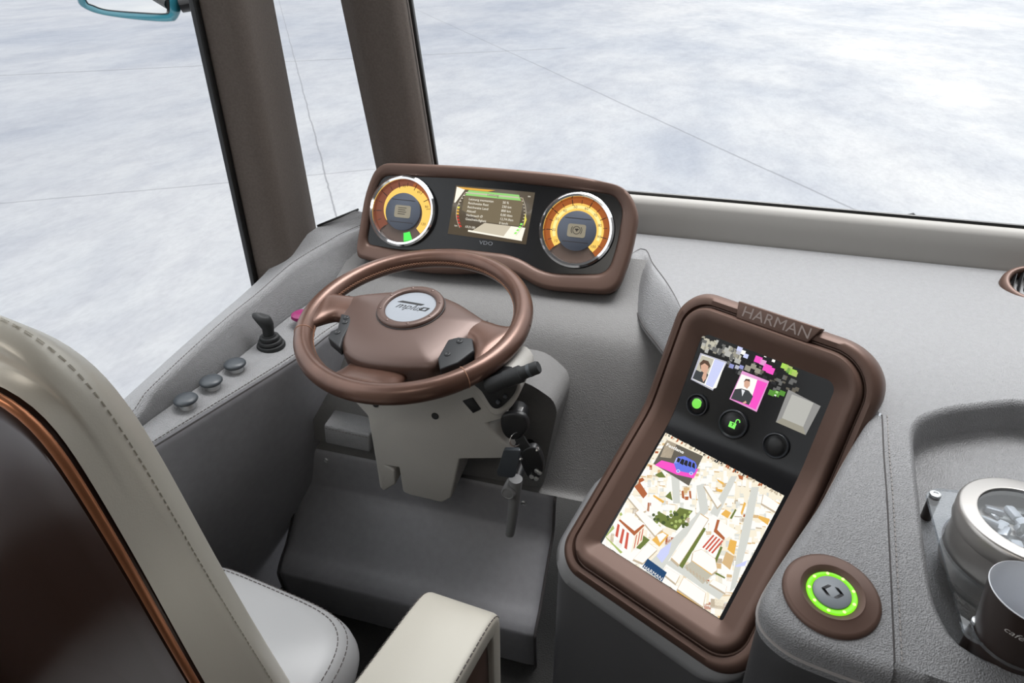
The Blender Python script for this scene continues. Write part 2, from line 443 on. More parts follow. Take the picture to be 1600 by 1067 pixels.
# black glass borders beside the pillars
def seal(name, a, b, wvec, dvec, z0, z1):
    p0, p1 = up(a, b, z0), up(a, b, z1)
    v, f = prism([p0, p0 + wvec, p1 + wvec, p1], dvec, .0015); return struct(mesh(name, v, f, M['frit']))
seal('trim_3', A0 + V(0, .004, 0), A1 + V(0, .004, 0), V(0.0, -.018, 0), V(-.012, 0, 0), .62, zh)
seal('trim_4', C0 + V(0, .02, 0), C1 + V(0, .02, 0), V(-.009, 0, 0), V(0, .012, 0), .80, zh)
seal('trim_5', D0 + V(0, .02, 0), D1 + V(0, .02, 0), V(.008, 0, 0), V(0, .012, 0), .80, zh)

# --- windscreen sill
def sill_strip():
    L = []
    for x, y in ((-.80, 1.62), (-.62, 1.655), (-.4, 1.665), (0, 1.668), (.4, 1.668), (.8, 1.668), (1.3, 1.66)):
        L.append(V(x, y, 0))
    L = catmull(L, 6); prof = [(-.006, .775), (-.002, .80), (.004, .84), (.010, .872), (.016, .883), (.028, .887), (.045, .886), (.05, .86)]
    return loft([[p + V(0, dy, z) for p in L] for dy, z in prof], False)
struct(mesh('trim_6', *sill_strip(), mat('warm_grey_trim', (.33, .318, .30), .8, spec=.2), ang=50))
wl_ = [V(-.66, 1.705, .889), V(0, 1.716, .889), V(.6, 1.716, .889), V(1.3, 1.71, .889)]
struct(mesh('trim_7', *tube(catmull(wl_, 6), .0055, 8), M['frit']))

# --- glass
gl = catmull([V(0, 1.715, .87), V(0, 1.715, 1.3), V(0, 1.70, 1.65), V(0, 1.60, 1.92), V(0, 1.42, 2.07), V(0, 1.20, 2.12)], 5)  # unseen upper bend, shaped to let sky light onto the dash
v1, f1 = loft([[V(x, p.y, p.z) for p in gl] for x in (-.80, 0, 1.33)], False)
v2, f2 = loft([[V(x, p.y + .005, p.z + .003) for p in gl] for x in (-.80, 0, 1.33)], False)
struct(MB().add(v1, f1).add(v2, [q[::-1] for q in f2]).build('window_1', M['glass'], ang=60))
pane = [V(-1.085, -1.0, .60), V(-1.085, .9, .60), V(-1.085, 1.36, .60), V(-1.085, 1.36, zh), V(-1.085, -1.0, zh)]
struct(mesh('window_2', *prism(pane, (-.006, 0, 0)), M['glass']))
p0 = [V(-1.06, 1.40, .75), V(-.80, 1.70, .75), V(-.86, 1.70, zh), V(-1.10, 1.38, zh)]
struct(mesh('window_3', *prism(p0, (-.005, .003, 0)), M['glass']))
# sill line of the quarter window, with its black border
q0, q1 = at_x(496, 353, -.97), at_x(560, 327, -.86)
struct(mesh('trim_8', *tube([q0, q0.lerp(q1, .5), q1], .0030, 8), M['frit']))

# ================================================================== SIDE CONSOLE beside the driver
sc_ = thing('side_console', 'grey leather side ledge with shelf running under the left side window', 'side console', (-.9, .9, .68))
ledO = [V(-1.01, -.3, .60), V(-1.0, .3, .645)] + [at_x(*p, -1.0) for p in ((184, 632), (295, 532), (397, 444))] + [V(-.995, 1.38, .765), at_x(500, 352, -.965), at_x(530, 340, -.91), at_x(556, 329, -.865)]
rid = [V(-.93, -.3, .615), V(-.925, .3, .66)] + [at_x(x, y, -.92) for x, y in ((199, 664), (229, 622), (274, 576), (319, 534), (370, 489), (412, 456))] + [at_x(460, 414, -.912), at_x(498, 392, -.89), at_x(525, 378, -.865), at_x(556, 362, -.835), V(-.79, 1.63, .79)]
foot = [V(-.965, -.3, .692), V(-.945, .3, .692)] + [at_z(x, y, .692) for x, y in ((208, 673), (316, 598), (352, 572), (403, 532), (439, 502), (470, 480))] + [V(-.85, 1.33, .70), V(-.76, 1.48, .70), V(-.70, 1.6, .70)]
n_ = 60
O, R, Fo = [resample(catmull(k, 6), n_) for k in (ledO, rid, foot)]
# same stations along y so that the rows stay square
def by_y(C, ys):
    res = []
    for y in ys:
        for a, b in zip(C, C[1:]):
            if (a.y - y) * (b.y - y) <= 0 and a.y != b.y: res.append(a.lerp(b, (y - a.y) / (b.y - a.y))); break
        else: res.append(C[0].copy() if abs(C[0].y - y) < abs(C[-1].y - y) else C[-1].copy())
    return res
ys = [-.28 + i * (1.60 + .28) / 59 for i in range(60)]
O, R, Fo, Ed = [by_y(catmull(k, 10), ys) for k in (ledO, rid, foot, EDGE)]
for i in range(60):
    if Fo[i].z > R[i].z - .004: Fo[i].z = R[i].z - .004
    if Fo[i].x < R[i].x + .004: Fo[i].x = R[i].x + .004
def lerprow(a, b, t, dz=0, dx=0): return [p.lerp(q, t) + V(dx, 0, dz) for p, q in zip(a, b)]
mesh('window_ledge', *loft([[p + V(0, 0, -.05) for p in O], O, lerprow(O, R, .4, .001), lerprow(O, R, .8, .001), lerprow(O, R, .86, -.003), lerprow(O, R, .88, -.012)], False), M['leather'], sc_, ang=60)
mesh('padded_slope', *loft([lerprow(O, R, .86, -.012), lerprow(O, R, .875, -.001), lerprow(O, R, .93, .004), R, lerprow(R, Fo, .12, -.002, .003), lerprow(R, Fo, .5, -.002, .002), lerprow(R, Fo, 1, .0), lerprow(R, Fo, 1, -.01)], False), M['leather'], sc_, ang=60)
mesh('shelf', *loft([lerprow(Fo, Ed, .0, -.012), lerprow(Fo, Ed, .02, -.002), lerprow(Fo, Ed, .08, .0), lerprow(Fo, Ed, .9, .001), lerprow(Fo, Ed, .97, .0), lerprow(Fo, Ed, 1.0, -.004), lerprow(Fo, Ed, 1.0, -.012)], False), M['leather'], sc_, ang=60)
for row in (lerprow(O, R, .78, .002), lerprow(Fo, Ed, .93, .0015)):
    mb = MB(); stitches(mb, row, .005, .003, .0007); mb.build('stitching', M['dark_thread'], sc_)
# seam strip over the shelf edge
mesh('piping', *tube(off(EDGE, .001, -.006), .003, 6), M['seam'], sc_)

# --- push knobs on the shelf
def knob_at(px, py, label, first=None):
    c = at_z(px, py, .683)
    if first is None:
        t = thing('push_knob', label, 'knob', c, 'round push knobs on the side shelf')
        v, f = lathe(c, (0, 0, 1), [(.0155, -.002), (.015, .001), (.0135, .008), (.0135, .016)], 28); mesh('stem', v, f, M['silver'], t)
        v, f = lathe(c, (0, 0, 1), [(.008, .0145), (.0195, .0155), (.0218, .018), (.0218, .0205), (.0195, .0235), (.011, .0255), (.0, .026)], 32); mesh('cap', v, f, M['slate'], t)
        return t
    t = first.copy(); COL.objects.link(t); t.location = c; t['label'] = label
    for ch in first.children:
        d = ch.copy(); COL.objects.link(d); d.parent = t
    return t
k1 = knob_at(294, 637, 'round slate grey push knob on the side shelf, the one nearest the seat')
bpy.context.view_layer.update()
knob_at(333, 608, 'round slate grey push knob on the side shelf, middle of the three', k1)
knob_at(370, 581, 'round slate grey push knob on the side shelf, the one nearest the black lever', k1)
c = at_z(474, 506, .69)
t = thing('emergency_knob', 'magenta mushroom push knob on the side shelf, half hidden by the steering wheel rim', 'knob', c)
mesh('stem', *lathe(c, (0, 0, 1), [(.015, -.002), (.013, .003), (.012, .016)], 24), M['silver'], t)
mesh('cap', *lathe(c, (0, 0, 1), [(.008, .014), (.021, .016), (.0245, .020), (.023, .026), (.014, .031), (0, .0325)], 30), M['magenta'], t)

# --- black lever with rubber boot
c = at_z(424, 541, .686)
t = thing('control_lever', 'black thumb lever in a ribbed rubber boot standing on the side shelf', 'lever', c)
pr = [(.030, -.003), (.0305, .004), (.029, .008), (.0245, .009), (.026, .013), (.0245, .017), (.0205, .018), (.0215, .022), (.020, .026), (.015, .027), (.014, .030)]
mesh('boot', *lathe(c, (0, 0, 1), pr, 36), M['matt_black'], t)
loops = []
cr = Vector((cos(YAW), sin(YAW), 0)); cfv = Vector((-sin(YAW), cos(YAW), 0))
for h, dx, a, b in ((.024, 0, .0125, .0115), (.035, .0, .012, .011), (.046, .001, .0125, .012), (.056, -.001, .0155, .014), (.064, -.0045, .0185, .0145), (.071, -.0075, .0195, .013), (.076, -.0085, .0185, .010), (.0785, -.0085, .015, .006), (.079, -.0085, .006, .002)):
    tilt = max(0, (h - .05)) * .28
    L = [c + V(0, 0, h) + cr * (dx + a * cos(q)) + cfv * (b * sin(q)) + V(0, 0, 1) * (tilt * 0 + (.004 if h > .06 else 0) * cos(q) * -1) for q in [2 * pi * i / 28 for i in range(28)]]
    loops.append(L)
mesh('grip', *loft(loops, True, True, True), M['matt_black'], t, ang=60)

# ================================================================== DASHBOARD
def zd(y):
    k = 1.02 - y
    return .8 if k <= 0 else .8 - .15 * (k * k / .12 if k < .06 else k - .03)
def at_dash(x, y):
    z = .8
    for _ in range(40): p = at_z(x, y, z); z = .5 * z + .5 * zd(p.y)
    p = at_z(x, y, z); p.z = zd(p.y); return p
da = thing('dashboard', 'pale grey leather dashboard under the windscreen with a sunken tray at right', 'dashboard', (.2, 1.3, .8))
def lift(P, dz=0): return [V(p[0], p[1], zd(p[1]) + dz) for p in P]
seamR = [at_dash(*p) for p in ((1378, 648), (1381, 710), (1386, 780), (1392, 900), (1396, 990), (1398, 1035))]
seamR = catmull(seamR, 6)
colO = catmull([V(-.30, 1.52, .8), V(-.18, 1.44, .8)] + [at_z(x, y, .8) for x, y in ((1003, 388), (1020, 412), (1042, 442), (1058, 470), (1070, 500))], 6)
underframe = [at_z(x, y, .8) for x, y in ((1125, 522), (1200, 548), (1290, 588), (1350, 625))]
tray_px = [(1600, 622), (1560, 622), (1526, 626), (1485, 631), (1448, 641), (1425, 654), (1417, 678), (1420, 720), (1427, 790), (1435, 860), (1446, 928), (1462, 968), (1485, 1003), (1525, 1030), (1588, 1053)]
tp = [at_dash(*p) for p in tray_px]
tray = catmull([V(.93, 1.03, .8), V(.84, 1.085, .8), V(.70, tp[0].y + .003, .8)] + tp + [V(.62, tp[-1].y - .012, .7), V(.90, tp[-1].y - .01, .7), V(.97, .62, .74), V(.98, .93, .79)], 5, True)
tray = resample([V(p.x, p.y, 0) for p in tray], 130, True)
near = [at_dash(1440, 1052), at_dash(1520, 1078), V(.62, .43, 0), V(1.3, .43, 0)]
outer = [V(-.74, 1.66, 0), V(1.3, 1.665, 0)] + near[::-1] + [p + V(.001, 0, 0) for p in seamR[::-1]] + underframe[::-1] + colO[::-1] + [V(-.74, 1.52, 0)]
ov, of = fill2d([(p.x, p.y) for p in outer], [[(p.x, p.y) for p in tray]], .035)
mesh('top_panel', lift(ov), of, M['leather'], da, ang=None)
# sunken tray
cx = sum(p.x for p in tray) / len(tray); cy = sum(p.y for p in tray) / len(tray)
def inset(P, d, z=None):
    n = len(P); R_ = []
    for i in range(n):
        t_ = (P[(i + 1) % n] - P[i - 1]); t_.z = 0; t_.normalize(); nn = V(-t_.y, t_.x, 0)
        if nn.dot(V(cx, cy, 0) - V(P[i].x, P[i].y, 0)) < 0 and False: nn = -nn
        R_.append(P[i] + nn * d)
    return R_
sgn = 1
a_ = sum(tray[i].x * tray[(i + 1) % 130].y - tray[(i + 1) % 130].x * tray[i].y for i in range(130))
if a_ < 0: sgn = -1
TD = .068
def tl(d, dz): return [V(p.x, p.y, zd(p.y) + dz) for p in inset(tray, d * sgn)]
loops = [tl(-.001, -.001), tl(0, 0), tl(.004, -.001), tl(.009, -.005), tl(.012, -.012), tl(.016, -TD + .018), tl(.020, -TD + .006), tl(.028, -TD)]
v, f = loft(loops, True); mb = MB().add(v, f)
fl = tl(.028, -TD); ov, of = fill2d([(p.x, p.y) for p in fl], [], .05); mb.add([V(p[0], p[1], zd(p[1]) - TD) for p in ov], of)
mb.build('storage_tray', M['leather'], da, ang=70)
mesh('tray_seam', *tube(tl(.0185, -TD + .004), .0014, 5, True), M['dark_thread'], da)
# lobe beside the screen
lob = catmull([at_dash(*p) for p in ((1377, 650), (1345, 705), (1308, 775), (1268, 837), (1232, 892), (1215, 923), (1211, 943), (1222, 962), (1254, 985), (1306, 1006), (1352, 1022), (1396, 1036))], 6)
lobo = lob + [p + V(-.001, 0, 0) for p in seamR[::-1]]
ov, of = fill2d([(p.x, p.y) for p in lobo], [], .03)
mb = MB().add(lift(ov), of)
def skirt(C, prof, z=None):
    n = len(C); L = []
    nn = []
    for i in range(n):
        a, b = C[max(0, i - 1)], C[min(n - 1, i + 1)]; d = b - a; d.z = 0; d.normalize(); nn.append(V(-d.y, d.x, 0) * -1)
    for o_, dz in prof: L.append([V(p.x, p.y, zd(p.y)) + q * o_ + V(0, 0, dz) for p, q in zip(C, nn)])
    return L
# outward side of the lobe edge (walk goes down-left then right: outward is to the left of travel rotated)
LS = -1
mb.add(*loft(skirt(lob, [(0, 0), (.006, -.0012), (.012, -.006), (.015, -.014), (.015, -.045)]), False))
mb.build('lobe_panel', M['leather'], da, ang=60)
nearC = catmull([seamR[-1]] + near, 4)
mesh('front_roll', *loft(skirt(nearC, [(0, 0), (.004, -.002), (.009, -.008), (.010, -.03)]), False), M['leather'], da, ang=60)
fp = lob + nearC[1:]
mesh('front_panel', *loft(skirt(fp, [(.008, -.03), (.0135, -.040), (.012, -.06), (.0, -.55)]), False), M['charcoal'], da, ang=60)
mesh('lobe_piping', *tube([p + V(0, 0, -.030) for p in [V(a.x, a.y, zd(a.y)) for a in skirt(lob, [(.0155, 0)])[0]]], .0022, 6), M['thread'], da)
mb = MB(); stitches(mb, [p + V(.0075, 0, .001) for p in seamR], .005, .003, .0008); mb.build('stitching', M['thread'], da)
mesh('seam', *tube([V(p.x, p.y, zd(p.y) - .0007) for p in seamR], .0015, 6), M['seam'], da)
# cockpit collar and cockpit panel
ci = catmull([V(-.33, 1.46, .73), V(-.22, 1.395, .735)] + [at_z(x, y, .735) for x, y in ((970, 457), (990, 473), (1004, 504), (1024, 530), (1048, 560), (1085, 600))], 6)
nC = 40; cO, cI = resample(colO, nC), resample(ci, nC)
def crow(t, dz): return [a.lerp(b, t) + V(0, 0, dz) for a, b in zip(cO, cI)]
mesh('collar', *loft([crow(0, -.012), crow(0.0, -.001), crow(.05, .005), crow(.2, .012), crow(.45, .014), crow(.7, .009), crow(.9, .001), crow(.97, -.003), crow(1, -.014)], False), M['leather'], da, ang=60)
mesh('collar_seam', *tube([p + V(0, 0, -.001) for p in cO], .0022, 6), M['seam'], da)
mesh('collar_seam', *tube([p + V(0, 0, -.005) for p in cI], .0018, 6), M['seam'], da)
prof = [(1.50, .80), (1.44, .765), (1.38, .738), (1.32, .715), (1.27, .68), (1.215, .60), (1.16, .50), (1.12, .43), (1.104, .405), (1.09, .398)]
rows = []
for y, z in prof: rows.append([V(x, y, z) for x in (-.84, -.7, -.5, -.3, -.15, 0, .10)])
for r in rows[-1:] + rows[-2:-1] + rows[-3:-2]: pass
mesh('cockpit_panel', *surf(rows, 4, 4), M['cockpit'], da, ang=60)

# ================================================================== FOOTWELL
fwt = thing('footwell_step', 'charcoal padded pedal cover box on the floor under the steering column', 'footwell step', (-.52, 1.0, 0))
pr = [(1.12, .392), (1.103, .398), (1.092, .392), (1.088, .375), (1.086, .30), (1.075, .278), (1.05, .252), (.985, .178), (.955, .155), (.935, .135), (.93, .11), (.945, 0)]
pr = [V(0, y, z) for y, z in pr]; pr = catmull(pr, 4)
xs = [-.862, -.858, -.84, -.6, -.4, -.235, -.217, -.213]
inn = [.012, .003, 0, 0, 0, 0, .003, .012]
mesh('padded_cover', *loft([[V(x, p.y + d, p.z - d * .6) for x, d in zip(xs, inn)] for p in pr], False), M['pedal_leather'], fwt, ang=60)
for px, py in ((509, 720), (818, 787)):
    c = at_y(px, py, 1.086)
    mesh('screw', *lathe(c + V(0, .004, 0), (0, -1, .05), [(.0075, 0), (.007, .0035), (.0045, .005), (.004, .003), (0, .003)], 16), M['silver'], fwt)
mesh('welt', *tube(catmull([V(-.857, p.y - .001, p.z) for p in pr[2:]], 2), .003, 6), M['seam'], fwt)
mesh('welt', *tube(catmull([V(-.214, p.y - .001, p.z) for p in pr[2:]], 2), .003, 6), M['seam'], fwt)

# ================================================================== INSTRUMENT CLUSTER
BETA = radians(28); BO = at_y(763, 343, 1.44); bn = V(0, -cos(BETA), sin(BETA)); bx = V(1, 0, 0); by = V(0, sin(BETA), cos(BETA))
def B(px, py, d=0): p = at_plane(px, py, BO, bn) - BO; return Vector((p.dot(bx), p.dot(by)))
def BW(uv, d=0): return BO + bx * uv[0] + by * uv[1] + bn * d
ic = thing('instrument_cluster', 'brown instrument binnacle with two glowing amber gauges and a small screen', 'instrument cluster', BO)
outp = [(590, 253), (750, 259), (900, 273), (978, 291), (999, 330), (986, 400), (962, 461), (845, 453), (800, 424), (700, 428), (640, 424), (557, 402), (556, 388), (570, 300)]
inp_ = [(594, 272), (750, 278), (890, 293), (960, 303), (973, 326), (963, 385), (948, 428), (849, 427), (803, 398), (699, 386), (634, 392), (573, 381), (570, 372), (581, 300)]
ro = [.035, .2, .2, .05, .03, .2, .035, .05, .06, .1, .1, .03, .02, .15]; ri = [.03, .2, .2, .035, .02, .2, .03, .05, .06, .1, .1, .03, .02, .15]
OL = round_poly([B(*p) for p in outp], ro, 6); IL = round_poly([B(*p) for p in inp_], ri, 6)
cB = sum(OL, Vector((0, 0))) / len(OL)
def scl(L, s): return [cB + (p - cB) * s for p in L]
def mixl(t): return [a.lerp(b, t) for a, b in zip(OL, IL)]
def lift_b(L, d): return [BW(p, d) for p in L]
loops = [lift_b(scl(OL, .90), -.14), lift_b(scl(OL, .97), -.06), lift_b(OL, -.035), lift_b(OL, -.006), lift_b(mixl(.10), .0), lift_b(mixl(.3), .001), lift_b(mixl(.78), -.004), lift_b(mixl(.92), -.007), lift_b(mixl(1.0), -.013), lift_b(mixl(1.02), -.022)]
mesh('housing', *loft(loops, True, True, False), M['brown'], ic, ang=55)
fv, ff = fill2d(mixl(1.015), [], 0)
mesh('face_panel', [BW(p, -.014) for p in fv], ff, M['gloss_black'], ic, ang=None)

E_or = glow('amber_dim', (.42, .115, .025), .9); E_or2 = glow('amber_edge', (.24, .075, .04), .9)
E_ye = glow('amber_bright', (1.0, .62, .13), 1.05); E_ye2 = glow('amber_hot', (1.0, .78, .30), 1.15)
E_gr = glow('gauge_green', (.10, 1.0, .12), 1.0); E_lcd = mat('gauge_lcd', (.20, .175, .13), .4, emit=(.1, .09, .06), estr=1)
M_dial = mat('gauge_centre_blue_grey', (.085, .10, .135), .45, spec=.5); M_off = mat('gauge_unlit', (.10, .065, .05), .5); M_tick = mat('gauge_mark', (.03, .02, .015), .6)
def gauge(px, py, left):
    c2 = B(px, py); R0 = .0855
    def P(r, a, d): return BW((c2[0] + r * cos(a), c2[1] + r * sin(a)), d)
    def ring(r0, r1, a0, a1, d, n=40, e0=(0, 0), e1=(0, 0)):
        v = []
        for i in range(n + 1):
            a = a0 + (a1 - a0) * i / n
            v.append(BW((c2[0] + e0[0] + r0 * cos(a), c2[1] + e0[1] + r0 * sin(a)), d)); v.append(BW((c2[0] + e1[0] + r1 * cos(a), c2[1] + e1[1] + r1 * sin(a)), d))
        return v, [(2 * i, 2 * i + 1, 2 * i + 3, 2 * i + 2) for i in range(n)]
    cw = BW(c2, -.014)
    v, f = lathe(cw, bn, [(R0, 0), (R0 + .0015, .006), (R0 + .0005, .012), (R0 - .004, .0155), (R0 - .009, .014), (R0 - .0115, .008), (R0 - .0125, .0005), (R0 - .0125, 0)], 72, False, False)
    gp = mesh('gauge', v, f, M['chrome'], ic, label='chrome gauge ring')
    mb = MB(); r1 = R0 - .0125; d0 = -.0128
    mb.add(*ring(0.0, r1, 0, 2 * pi, d0 - .0005, 60), 0)
    A0_, A1_ = radians(-48), radians(222)
    if left:
        mb.add(*ring(.05, r1, radians(10), A1_, d0, 50), 1)
        mb.add(*ring(.05, r1 * .99, radians(10), radians(75), d0 + .0003, 20), 2)
        # bright band grows from thin at left to wide at right
        n = 50; vv = []
        for i in range(n + 1):
            t_ = i / n; a = radians(212) + (radians(-44) - radians(212)) * t_
            ro_ = .0485 + .0225 * min(1, max(0, (t_ - .0)) * 1.25); rin = .042 + .012 * max(0, t_ - .55) / .45
            vv += [P(rin, a, d0 + .0006), P(ro_, a, d0 + .0006)]
        mb.add(vv, [(2 * i, 2 * i + 1, 2 * i + 3, 2 * i + 2) for i in range(n)], 3)
        v, f = ring(.052, .072, radians(-82), radians(-64), d0 + .0006, 6); mb.add(v, f, 5)
    else:
        mb.add(*ring(.055, r1, radians(60), A1_, d0, 50), 1); mb.add(*ring(.055, r1, radians(-48), radians(60), d0, 40), 1)
        mb.add(*ring(.045, .062, A0_, A1_, d0 + .0006, 60), 3)
        mb.add(*ring(.050, .057, radians(-20), radians(200), d0 + .0008, 60), 4)
    dl = mb.build('dial', [M_off, E_or2 if left else E_or, E_or, E_ye, E_ye2, E_gr], gp, ang=None)
    mk = MB()
    for k in range(15):
        a = radians(222) - radians(270) * k / 14
        if left and a < radians(5): continue
        s0, s1, w_ = (.060, .070, .0006) if k % 2 else (.057, .0715, .0009)
        tdir = V(0, 0, 0)
        q = [BW((c2[0] + r * cos(a) - sg * w_ * sin(a), c2[1] + r * sin(a) + sg * w_ * cos(a)), d0 + .0012) for r, sg in ((s0, -1), (s1, -1), (s1, 1), (s0, 1))]
        mk.add(q, [(0, 1, 2, 3)])
    labs = ['10', '20', '30', '40', '50', '60', '70', '80', '90', '100'] if not left else ['30', '60', '90', '120']
    for k, s in enumerate(labs):
        a = radians(212) - radians(250) * k / (len(labs) - 1) if not left else radians(95 - 40 * k)
        rr = .0535 if not left else .061
        tv, tf = text2d(s, .009)
        mk.add([BW((c2[0] + rr * cos(a) + x, c2[1] + rr * sin(a) + y), d0 + .0014) for x, y in tv], tf)
    mk.build('scale_marks', M_tick, gp, ang=None)
    cc = BW((c2[0], c2[1] - .001), d0)
    mesh('centre_cap', *lathe(cc, bn, [(.0455, 0), (.0455, .003), (.0435, .0045), (.0, .0045)], 48, False, True), M_dial, gp)
    lc = round_poly([Vector((x, y)) for x, y in ((-.021, -.015), (.021, -.015), (.021, .015), (-.021, .015))], .006, 4)
    mesh('message_window', *prism([BW((c2[0] + p.x, c2[1] - .001 + p.y), d0 + .0052) for p in lc], -bn * .001), E_lcd, gp)
    mk = MB()
    for yy in (.027, -.027):
        mk.add([BW((c2[0] + x, c2[1] + yy + y_), d0 + .0048) for x, y_ in ((-.030, .0006), (.030, .0006), (.030, -.0006), (-.030, -.0006))], [(0, 1, 2, 3)])
    if left:
        for i in range(4):
            y0 = .008 - i * .005
            mk.add([BW((c2[0] + x, c2[1] + y0 + y_), d0 + .0056) for x, y_ in ((-.012, .0007), (.010 - .003 * (i % 2), .0007), (.010 - .003 * (i % 2), -.0007), (-.012, -.0007))], [(0, 1, 2, 3)])
    else:
        mk.add(*ring(.0078, .0092, 0, 2 * pi, d0 + .0056, 30)); mk.add(*ring(.0115, .013, radians(-38), radians(38), d0 + .0056, 12)); mk.add(*ring(.0115, .013, radians(142), radians(218), d0 + .0056, 12))
        mk.add([BW((c2[0] + x, c2[1] + y), d0 + .0056) for x, y in ((-.005, .003), (.003, .004), (.0055, .002), (.002, -.001), (.001, -.0045), (-.001, -.001))], [(0, 1, 2, 3, 4, 5)])
    mk.build('symbols', M_tick, gp, ang=None)
gauge(627, 329, True); gauge(900, 359, False)

# small display between the gauges
dq = [B(*p) for p in ((711, 290), (830, 301), (817, 376), (699, 360))]
def D(u, v, d):   # u right 0..1, v down 0..1
    p = dq[0].lerp(dq[1], u).lerp(dq[3].lerp(dq[2], u), v); return BW(p, d)
E_scr = [mat('display_dark', (.02, .018, .014), .3, emit=(.085, .065, .042), estr=1), glow('display_white', (1, .95, .82), 1.0), glow('display_amber', (1.0, .52, .08), .8),
         glow('display_green', (.35, .75, .22), .9), glow('display_red', (.75, .06, .04), .8), glow('display_yellow', (.9, .8, .1), .9), glow('display_brown', (.19, .15, .09), 1), glow('display_pale', (.62, .55, .42), 1), glow('display_lime', (.3, .9, .15), 1)]
mb = MB()
def dp(pts, mi, lv): mb.add([D(u, v, -.0132 + lv * .00012) for u, v in pts], [tuple(range(len(pts)))], mi)
v, f = prism([D(u, v, -.0132) for u, v in ((-.015, -.03), (1.03, -.03), (1.03, 1.06), (-.015, 1.06))], -bn * .004); mb.add(v, f, 0)
dp(((.0, .0), (.13, .0), (.02, .35), (0, .36)), 1, 1); dp(((.0, .0), (.52, .0), (.42, .045), (.10, .045)), 2, 2)
dp(((.45, .72), (.98, .72), (.95, .99), (.30, .93)), 7, 1); dp(((.80, .72), (.985, .72), (.965, 1.0), (.72, .97)), 1, 2); dp(((.25, .915), (.97, .97), (.97, 1.0), (.25, .955)), 1, 3); dp(((.12, .1), (.90, .1), (.90, .70), (.40, .70), (.12, .5)), 6, 1)
dp(((.17, .05), (.83, .05), (.87, .17), (.13, .17)), 3, 4); dp(((.17, .095), (.83, .095), (.845, .125), (.15, .125)), 7, 5)
n = 12
for side in (0, 1):
    for i in range(n):
        t0, t1 = i / n, (i + .62) / n
        def arc(t, r):
            y = .10 + .80 * t; b = .085 * (1 - (2 * t - 1) ** 2)
            x = .14 - b - r if side == 0 else .87 + b + r
            return (x, y)
        mi = 1
        if side == 0: mi = 5 if .34 < t0 < .5 else (2 if .5 <= t0 < .62 else (4 if .62 <= t0 else 1))
        else: mi = 8 if t0 > .66 else 7
        w_ = .030 if (side == 0 and t0 > .34) or (side == 1 and t0 > .66) else .018
        tt = t1 if w_ > .02 else t0 + .25 / n
        dp((arc(t0, .0), arc(tt, .0), arc(tt, -w_), arc(t0, -w_)), mi, 6)
    L = [arc(i / 16, .008) for i in range(17)]
    for a, b in zip(L, L[1:]): dp((a, b, (b[0] + .006, b[1]), (a[0] + .006, a[1])), 7, 6)
dp(((.955, .42), (.985, .55), (.965, .70), (.955, .55)), 5, 6)
Wd = (dq[1] - dq[0]).length; Hd = (dq[3] - dq[0]).length
def dtext(s, u, v, size, mi=1, al='LEFT', bold=0):
    tv, tf = text2d(s, size, al); mb.add([D(u + x / Wd, v - y / Hd, -.0132 + .0012) for x, y in tv], tf, mi)
dtext('Leistung', .50, .112, .0085, 0, 'CENTER')
for i, (a, b) in enumerate((('Leistung momentan', '50 %'), ('Reichweite Rest', '230 km'), ('Reichweite Land', '800 km'), ('Aktuell', '0,00 l/km'), ('Verbrauch \u00d8', '12,74 l/km'), ('Geschwindigkeit', '0 km/h'))):
    dtext(a, .19 , .245 + i * .088, .0078); dtext(b, .64, .245 + i * .088, .0078)
dtext('10:21:00', .20, .855, .0075); dtext('km', .06, .86, .006); dtext('PM', .95, .07, .005)
mb.build('display', E_scr, ic, ang=None, label='small lit information screen')
tv, tf = text2d('VDO', .0125); c2 = B(757, 379)
mesh('lettering', [BW((c2.x + x * 1.25, c2.y + y), -.0132) for x, y in tv], tf, mat('dim_silver_print', (.22, .23, .25), .4), ic, ang=None)

# ================================================================== STEERING WHEEL
WC = at_d(646.9, 496.5, 1.335)
wn = V(-.049, -.166, .985).normalized(); we_f = (V(0, 1, 0) - wn * wn.y).normalized(); we_r = we_f.cross(wn)
def Wl(a, b, c=0): return WC + we_r * a + we_f * b + wn * c
def Wp(px, py, h=0):
    p = at_plane(px, py, WC + wn * h, wn) - WC; return Vector((p.dot(we_r), p.dot(we_f)))
sw = thing('steering_wheel', 'bronze leather steering wheel with silver badge in front of the instrument binnacle', 'steering wheel', WC)
RW, TW = .2165, .0188
def torus(r0, t, n=120, m=24, sy=1.0):
    L = []
    for i in range(n):
        a = 2 * pi * i / n
        tt = t
        L.append([Wl((r0 + tt * cos(b)) * cos(a), (r0 + tt * cos(b)) * sin(a), tt * sy * sin(b)) for b in [2 * pi * j / m for j in range(m)]])
    v, f = loft(L, True)
    b = (n - 1) * m
    for j in range(m): f.append((b + j, b + (j + 1) % m, (j + 1) % m, j))
    return v, f
mesh('rim', *torus(RW, TW, sy=1.08), M['bronze_leather'], sw, ang=None)
mb = MB()
for px, py in ((459, 523), (728, 592)):
    a = atan2(*reversed(Wp(px, py))); 
    L = [Wl((RW + TW * 1.01 * cos(b)) * cos(a), (RW + TW * 1.01 * cos(b)) * sin(a), TW * 1.09 * sin(b)) for b in [2 * pi * j / 24 for j in range(24)]]
    mesh('rim_seam', *tube(L, .0009, 5, True), M['brown_thread'], sw)
mb = MB(); nS = 190
for i in range(nS):
    a = 2 * pi * i / nS
    def rp_(a_, b_): return Wl((RW + TW * 1.012 * cos(b_)) * cos(a_), (RW + TW * 1.012 * cos(b_)) * sin(a_), TW * 1.09 * sin(b_))
    da_ = 2 * pi / nS
    mb.add(*tube([rp_(a, pi - .14), rp_(a + da_ * .5, pi), rp_(a + da_, pi + .14)], .0009, 4)); mb.add(*tube([rp_(a + da_, pi - .14), rp_(a + da_ * .5, pi), rp_(a, pi + .14)], .0009, 4))
